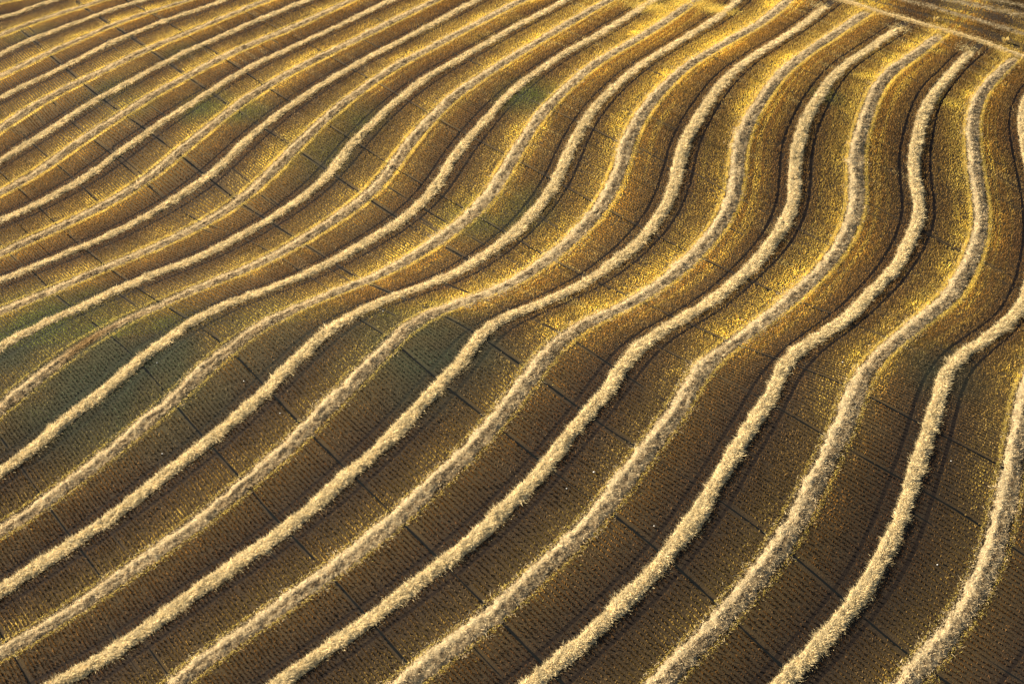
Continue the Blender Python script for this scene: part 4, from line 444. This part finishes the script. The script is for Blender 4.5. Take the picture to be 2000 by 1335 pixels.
# ------------------------------------------------------------------ windrows
THIN = [(-37.5,0,3.2),(-30.5,-2,3),(-24,-1.5,3),(-18,2,2.5),(-15,1.5,3),(-11,1.5,3),(-8.3,-2.2,3.2),(-6,-.5,2),(4.2,-2.8,4.),(18,-3,2.2),(29.5,-2.5,3.5),(-42,4,4),(-35.5,6,3)]
def windrow(idx, line, kind, scale=1.0, dens=1.0):
    """a long mound of cut straw; kind 'combed' (cream, tight) or 'loose' (greyer, ragged, with a bright crest on its left)"""
    q, t = resample(line, .14); q = smooth(q, 6); q = q[:len(t)]; t = t[:len(q)]
    n = len(q); tg = np.gradient(q, axis=0); tg /= np.linalg.norm(tg, axis=1)[:, None]; nr = np.c_[tg[:, 1], -tg[:, 0]]   # towards the left edge of the picture for lines running downwards
    sgn = 1.0
    seed = 100 + idx*7
    kA = kind == 'combed'
    hw = (.60 if kA else .80)*scale*(.72 + .40*fnoise(t/1.3, t*0, seed) + .25*fnoise(t/9., t*0, seed + 50, 2)) + (.16 if kA else .36)*(vnoise(t/.5, t*0, seed + 1) - .5)
    cx = (.12 if kA else .26)*(fnoise(t/1.1, t*0, seed + 2) - .5)
    ht = (.22 if kA else .21)*scale*(.45 + .8*fnoise(t/1.3, t*0, seed + 3) + .4*fnoise(t/7., t*0, seed + 51, 2))
    thin = np.zeros(n); far_ = 1 - .16*sstep(15, 35, q[:, 1] - .4*q[:, 0]); hw = hw*far_; ht = ht*far_*far_
    if not kA:
        for ax, ay, ra in THIN: thin = np.maximum(thin, np.exp(-((q[:, 0] - ax)**2 + (q[:, 1] - ay)**2)/(ra*ra)))
    lf = np.ones(n) if kA else 1 - .22*(1 - sstep(-25, -5, q[:, 0]))
    if idx == 14: thin = np.maximum(thin, 1.45*np.exp(-((q[:, 0] + 36.2)**2 + (q[:, 1] - 1.2)**2)/9.) + 1.3*np.exp(-((q[:, 0] + 32.)**2 + (q[:, 1] - 4.5)**2)/9.)); thin = np.clip(thin, 0, 1.5)
    hw = hw*(1 - .5*thin)*lf; ht = ht*(1 - .55*thin)*lf
    endf = np.ones(n)
    if line is WR.get(idx) and idx in (18, 19, 20, 21, 22, 23, 24): endf = sstep(-.3, 1.6, t)
    M = 15; u = np.linspace(-1, 1, M); U, T = np.meshgrid(u, t); 
    if kA: prof = (1 - np.abs(U)**2.6)
    else: prof = (1 - np.abs(U)**2.2)*(.72 + .38*np.exp(-((U + .30)/.38)**2) + .10*np.exp(-((U - .5)/.3)**2))
    lump = fnoise(T/.33, U*2.6 + idx*3.7, seed + 4, 3) - .5; cl = fnoise(T/.9, U*1.4 + idx*5.1, seed + 6, 2) - .5
    amp = .17 if kA else .27
    E2 = endf[:, None]*np.ones_like(U)
    if endf[0] < .5: E2 = sstep(-.2, 1.5, T - 1.5*vnoise(U*2.2 + idx, U*0, seed + 33))
    Zr = ht[:, None]*E2*np.maximum(prof, 0) + (amp*lump + .14*cl)*(1 - np.abs(U)**3)*E2*scale
    Xr = q[:, 0][:, None] - nr[:, 0][:, None]*-(cx[:, None] + U*hw[:, None]*endf[:, None]**.5)*-1
    Yr = q[:, 1][:, None] - nr[:, 1][:, None]*-(cx[:, None] + U*hw[:, None]*endf[:, None]**.5)*-1
    # U = -1 lies on the upper-left side
    Zg = ground(Xr, Yr); Z = Zg + np.maximum(Zr, -.02); Z[:, 0] = Zg[:, 0] - .05; Z[:, -1] = Zg[:, -1] - .05
    I = np.arange(n*M).reshape(n, M); quads = np.stack([I[:-1, :-1], I[:-1, 1:], I[1:, 1:], I[1:, :-1]], -1).reshape(-1, 4)
    V0 = np.c_[Xr.ravel(), Yr.ravel(), Z.ravel()]
    cream = np.array([.95, .75, .40]); base = np.array([.64, .49, .24]); mauve = np.array([.60, .44, .235]); grey = np.array([.16, .105, .06]); pale = np.array([.88, .69, .39]); rust = np.array([.42, .25, .09])
    def colour(U_, T_, N):
        b = fnoise(T_/2.2, U_*1.2, seed + 8)[:, None]; f = fnoise(T_/.22, U_*4, seed + 9)[:, None]
        if kA: c = base + (cream - base)*np.clip(.15 + 1.1*f + .9*(b - .4), 0, 1)
        else:
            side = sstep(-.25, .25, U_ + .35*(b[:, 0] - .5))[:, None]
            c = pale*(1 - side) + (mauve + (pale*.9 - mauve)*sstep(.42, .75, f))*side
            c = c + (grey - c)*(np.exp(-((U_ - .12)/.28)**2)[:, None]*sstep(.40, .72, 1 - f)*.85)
            if idx == 14: c = c + (rust - c)*(np.exp(-((T_ - (t[-1] - 17.5))/3.0)**2)*.8)[:, None]
        if idx >= 41: c = c*.7
        return c
    C0 = colour(U.ravel(), T.ravel(), 0)*.55
    # straws lying on and sticking out of the mound
    vis = inside(q[:, 0], q[:, 1], 3.0); nb = int(t[-1]*(620 if kA else 620)*dens)
    tt = rng.uniform(0, t[-1] - .01, nb); uu = np.clip(rng.normal(0, .62, nb), -1.05, 1.05)
    k = np.clip((tt/.14).astype(int), 0, n - 1); ok = vis[k]; tt, uu, k = tt[ok], uu[ok], k[ok]; nb = len(tt)
    j = np.clip(((uu + 1)/2*(M - 1)).astype(int), 0, M - 1)
    off = cx[k] + uu*hw[k]*endf[k]**.5
    bx = q[k, 0] + (-nr[k, 0])*off*-1*-1*-1; by = q[k, 1] + (-nr[k, 1])*off*-1*-1*-1
    # same side convention as the mound
    bx = Xr[k, j] + (uu - u[j])*0; by = Yr[k, j]; bx = bx + rng.normal(0, .05, nb); by = by + rng.normal(0, .05, nb)
    bz = Z[k, j] + rng.uniform(0, .04, nb)
    hollow = sstep(.38, .62, fnoise(tt/.30, uu*2.2 + idx*1.3, seed + 20, 2))[:, None]
    tgx, tgy = tg[k, 0], tg[k, 1]; nx_, ny_ = (Xr[k, -1] - Xr[k, 0]), (Yr[k, -1] - Yr[k, 0]); nl_ = np.maximum(np.hypot(nx_, ny_), .01); nx_, ny_ = nx_/nl_, ny_/nl_
    if kA:
        a_ = rng.normal(-.25, .6, nb); o_ = np.sign(uu + .15*rng.normal(0, 1, nb))*rng.uniform(.2, 1.2, nb)*(.35 + np.abs(uu)); up = rng.normal(.12, .22, nb)
        ln = rng.uniform(.08, .30, nb)*scale
    else:
        a_ = rng.normal(.0, .75, nb); o_ = rng.normal(0, .6, nb) + uu*.4; up = rng.normal(.1, .25, nb); ln = rng.uniform(.08, .32, nb)*scale
    sp_ = rng.normal(0, .05 if kA else .24, nb)*(rng.random(nb) < .5); bx = bx + nx_*sp_; by = by + ny_*sp_; gz = ground(bx, by); bz = np.where(np.abs(sp_) > .1, np.maximum(gz + .06, bz - .12), bz)
    ln = ln*(1 + .8*sstep(.62, .9, vnoise(tt/.45, np.sign(uu)*3 + 7, seed + 12))*(np.abs(uu) > .45))
    D = np.c_[tgx*a_ + nx_*o_, tgy*a_ + ny_*o_, up]; D /= np.linalg.norm(D, axis=1)[:, None]
    W = np.cross(D, rng.normal(0, .5, (nb, 3)) + np.array([0, 0, 1.])); W /= np.maximum(np.linalg.norm(W, axis=1), 1e-4)[:, None]
    wd = rng.uniform(.02, .055, nb)[:, None]/2; B = np.c_[bx, by, bz - .02]
    tip = B + D*ln[:, None]; tip[:, 2] = np.maximum(tip[:, 2], ground(tip[:, 0], tip[:, 1]) + .03)
    P = np.stack([B - W*wd, B + W*wd, tip], 1).reshape(-1, 3)
    C1 = np.repeat(colour(uu, tt, 1)*(.72 + .28*hollow)*rng.uniform(.6, 1.3, (nb, 1)), 3, 0)
    V = np.r_[V0, P]; tri = np.arange(len(P)).reshape(-1, 3) + len(V0)
    return mesh_from('windrow', V, [quads, tri], M_straw, np.r_[C0, C1], smooth_polys=len(quads))
LABELS = {
0: 'short loose windrow clipping the extreme top left corner of the field',
1: 'thin cream windrow, first cream one from the top left corner',
2: 'thin greyish loose windrow between the first and second cream windrows from the top left corner',
3: 'thin cream windrow, second cream one from the top left corner',
4: 'thin greyish loose windrow between the second and third cream windrows from the top left corner',
5: 'cream combed windrow, third cream one from the top left corner',
6: 'greyish loose windrow between the third and fourth cream windrows from the top left corner',
7: 'cream combed windrow, fourth cream one from the top left corner',
8: 'greyish loose windrow between the fourth and fifth cream windrows from the top left corner',
9: 'cream combed windrow, fifth cream one from the top left corner',
10: 'greyish loose windrow between the fifth and sixth cream windrows from the top left corner',
11: 'cream combed windrow, sixth cream one from the top left corner',
12: 'greyish loose windrow, thin at left, between the sixth and seventh cream windrows from top left',
13: 'cream combed windrow running just above the loose windrow with the rusty brown clump',
14: 'greyish loose windrow with a rusty brown clump and a thin stretch near its left end',
15: 'cream combed windrow running just below the loose windrow with the rusty brown clump',
16: 'loose windrow meeting the left edge lower down, between the eighth and ninth cream ones',
17: 'cream combed windrow meeting the left edge lowest of all the cream windrows',
18: 'loose windrow with a pinkish crest leaving near the bottom left corner, lowest on left edge',
19: 'cream windrow whose upper end touches the top edge and whose lower end leaves bottom left',
20: 'loose windrow between the cream windrows with the left and middle of three visible upper ends',
21: 'cream windrow whose blunt upper end is the middle one of three below the headland',
22: 'loose windrow between the cream windrows with the middle and right of three visible upper ends',
23: 'cream windrow whose blunt upper end is the rightmost of three below the headland',
24: 'loose windrow ending farthest right below the headland windrow, edged with bright yellow straw',
25: 'cream windrow leaving and re-entering the right edge before running down to the bottom right',
26: 'loose pinkish windrow entering at the lower right edge, nearest the bottom right corner'}
for k in sorted(WR):
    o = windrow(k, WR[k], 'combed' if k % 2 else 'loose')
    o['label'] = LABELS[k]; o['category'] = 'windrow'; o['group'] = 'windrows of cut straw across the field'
HL = ['narrow pale windrow along the near edge of the headland, across the blunt windrow ends', 'pinkish ragged windrow behind the narrow pale one on the headland',
      'pale ragged windrow beside the dark soil band, third back on the headland', 'farthest yellowish windrow in the extreme top right corner of the headland']
for j, p in enumerate(HD):
    o = windrow(40 + j, p, 'combed' if j == 0 else 'loose', [.84, .9, .9, .75][j])
    o.name = 'headland_windrow'; o['category'] = 'windrow'; o['group'] = 'windrows along the headland'; o['label'] = HL[j]

# ------------------------------------------------------------------ forked straw tufts by the headland
def straw_tuft(x, y, hgt, label):
    N = 90; a = rng.uniform(0, 2*math.pi, N); fork = rng.choice([-1, 1], N)
    P = []
    for i in range(N):
        d = np.array([fork[i]*.42 + rng.normal(0, .16), rng.normal(0, .22), 1.0]); d /= np.linalg.norm(d); L_ = hgt*rng.uniform(.45, 1.05)
        b = np.array([rng.normal(0, .06), rng.normal(0, .06), 0]); w = np.array([math.cos(a[i]), math.sin(a[i]), 0])*rng.uniform(.02, .045)
        P += [b - w*.5, b + w*.5, b + d*L_ + w*.7, b + d*L_*.97 - w*.7]
    P = np.array(P); c = np.repeat(np.array([.88, .68, .26])*rng.uniform(.6, 1.1, (N, 1)), 4, 0)
    o = mesh_from('straw_tuft', P, [np.arange(len(P)).reshape(-1, 4)], M_straw, c); o.location = (x, y, float(ground(x, y)) - .02)
    o['label'] = label; o['category'] = 'straw tuft'; o['group'] = 'forked straw tufts on the headland'
straw_tuft(52.5, 69.1, .75, 'forked straw tuft standing behind the narrow headland windrow, left one of two')
straw_tuft(60.4, 65.3, .85, 'forked straw tuft standing behind the narrow headland windrow, right one of two')

# ------------------------------------------------------------------ pale stones lying on the field
STONES = [(-.9, -.9, .11, 'small white stone right of the upper middle cream windrow where it bends at the centre'),
 (-11.4, 1.0, .09, 'small white stone just below the cream windrow left of the centre of the field'),
 (-30.7, -4.1, .08, 'small white stone in the dark green stubble at left, left one of two'),
 (-22.7, -7.4, .08, 'small white stone in the dark green stubble at left, right one of two'),
 (-28.7, -14.2, .10, 'small white stone in brown stubble at lower left, above a cream windrow'),
 (6.5, -18.5, .12, 'bright white stone in brown stubble below the centre, larger of a close pair'),
 (4.3, -20.0, .08, 'small white stone in brown stubble below the centre, smaller of a close pair'),
 (11.0, -23.3, .09, 'small white stone between the two lower middle windrows, right of the close pair'),
 (28.6, -4.1, .10, 'small white stone in golden stubble right of centre, beside a cream windrow bend'),
 (35.9, -14.9, .08, 'small white stone at lower right between cream windrow and right edge'),
 (32.9, -25.1, .10, 'small white stone at the bottom right near the last loose windrow'),
 (-19.2, -11.3, .09, 'small white stone left of the lower middle loose windrow in dark stubble')]
for x, y, rr, lab in STONES:
    rr *= .6
    nu, nv_ = 10, 7; th_, ph_ = np.meshgrid(np.linspace(0, 2*math.pi, nu, endpoint=False), np.linspace(.01, math.pi - .01, nv_))
    bump = 1 + .35*(vnoise(th_*1.2 + x, ph_*1.7 + y, 5) - .5)
    Vv = np.stack([rr*1.2*np.sin(ph_)*np.cos(th_)*bump, rr*np.sin(ph_)*np.sin(th_)*bump, rr*.75*np.cos(ph_)*bump], -1).reshape(-1, 3)
    I = np.arange(nu*nv_).reshape(nv_, nu); J = np.roll(I, -1, 1); qd = np.stack([I[:-1], I[1:], J[1:], J[:-1]], -1).reshape(-1, 4)
    o = mesh_from('stone', Vv, [qd, I[0][None, :], I[-1][::-1][None, :].copy()], M_stone); o.location = (x, y, float(ground(x, y)) + .14)
    o['label'] = lab; o['category'] = 'stone'; o['group'] = 'pale stones lying in the stubble'
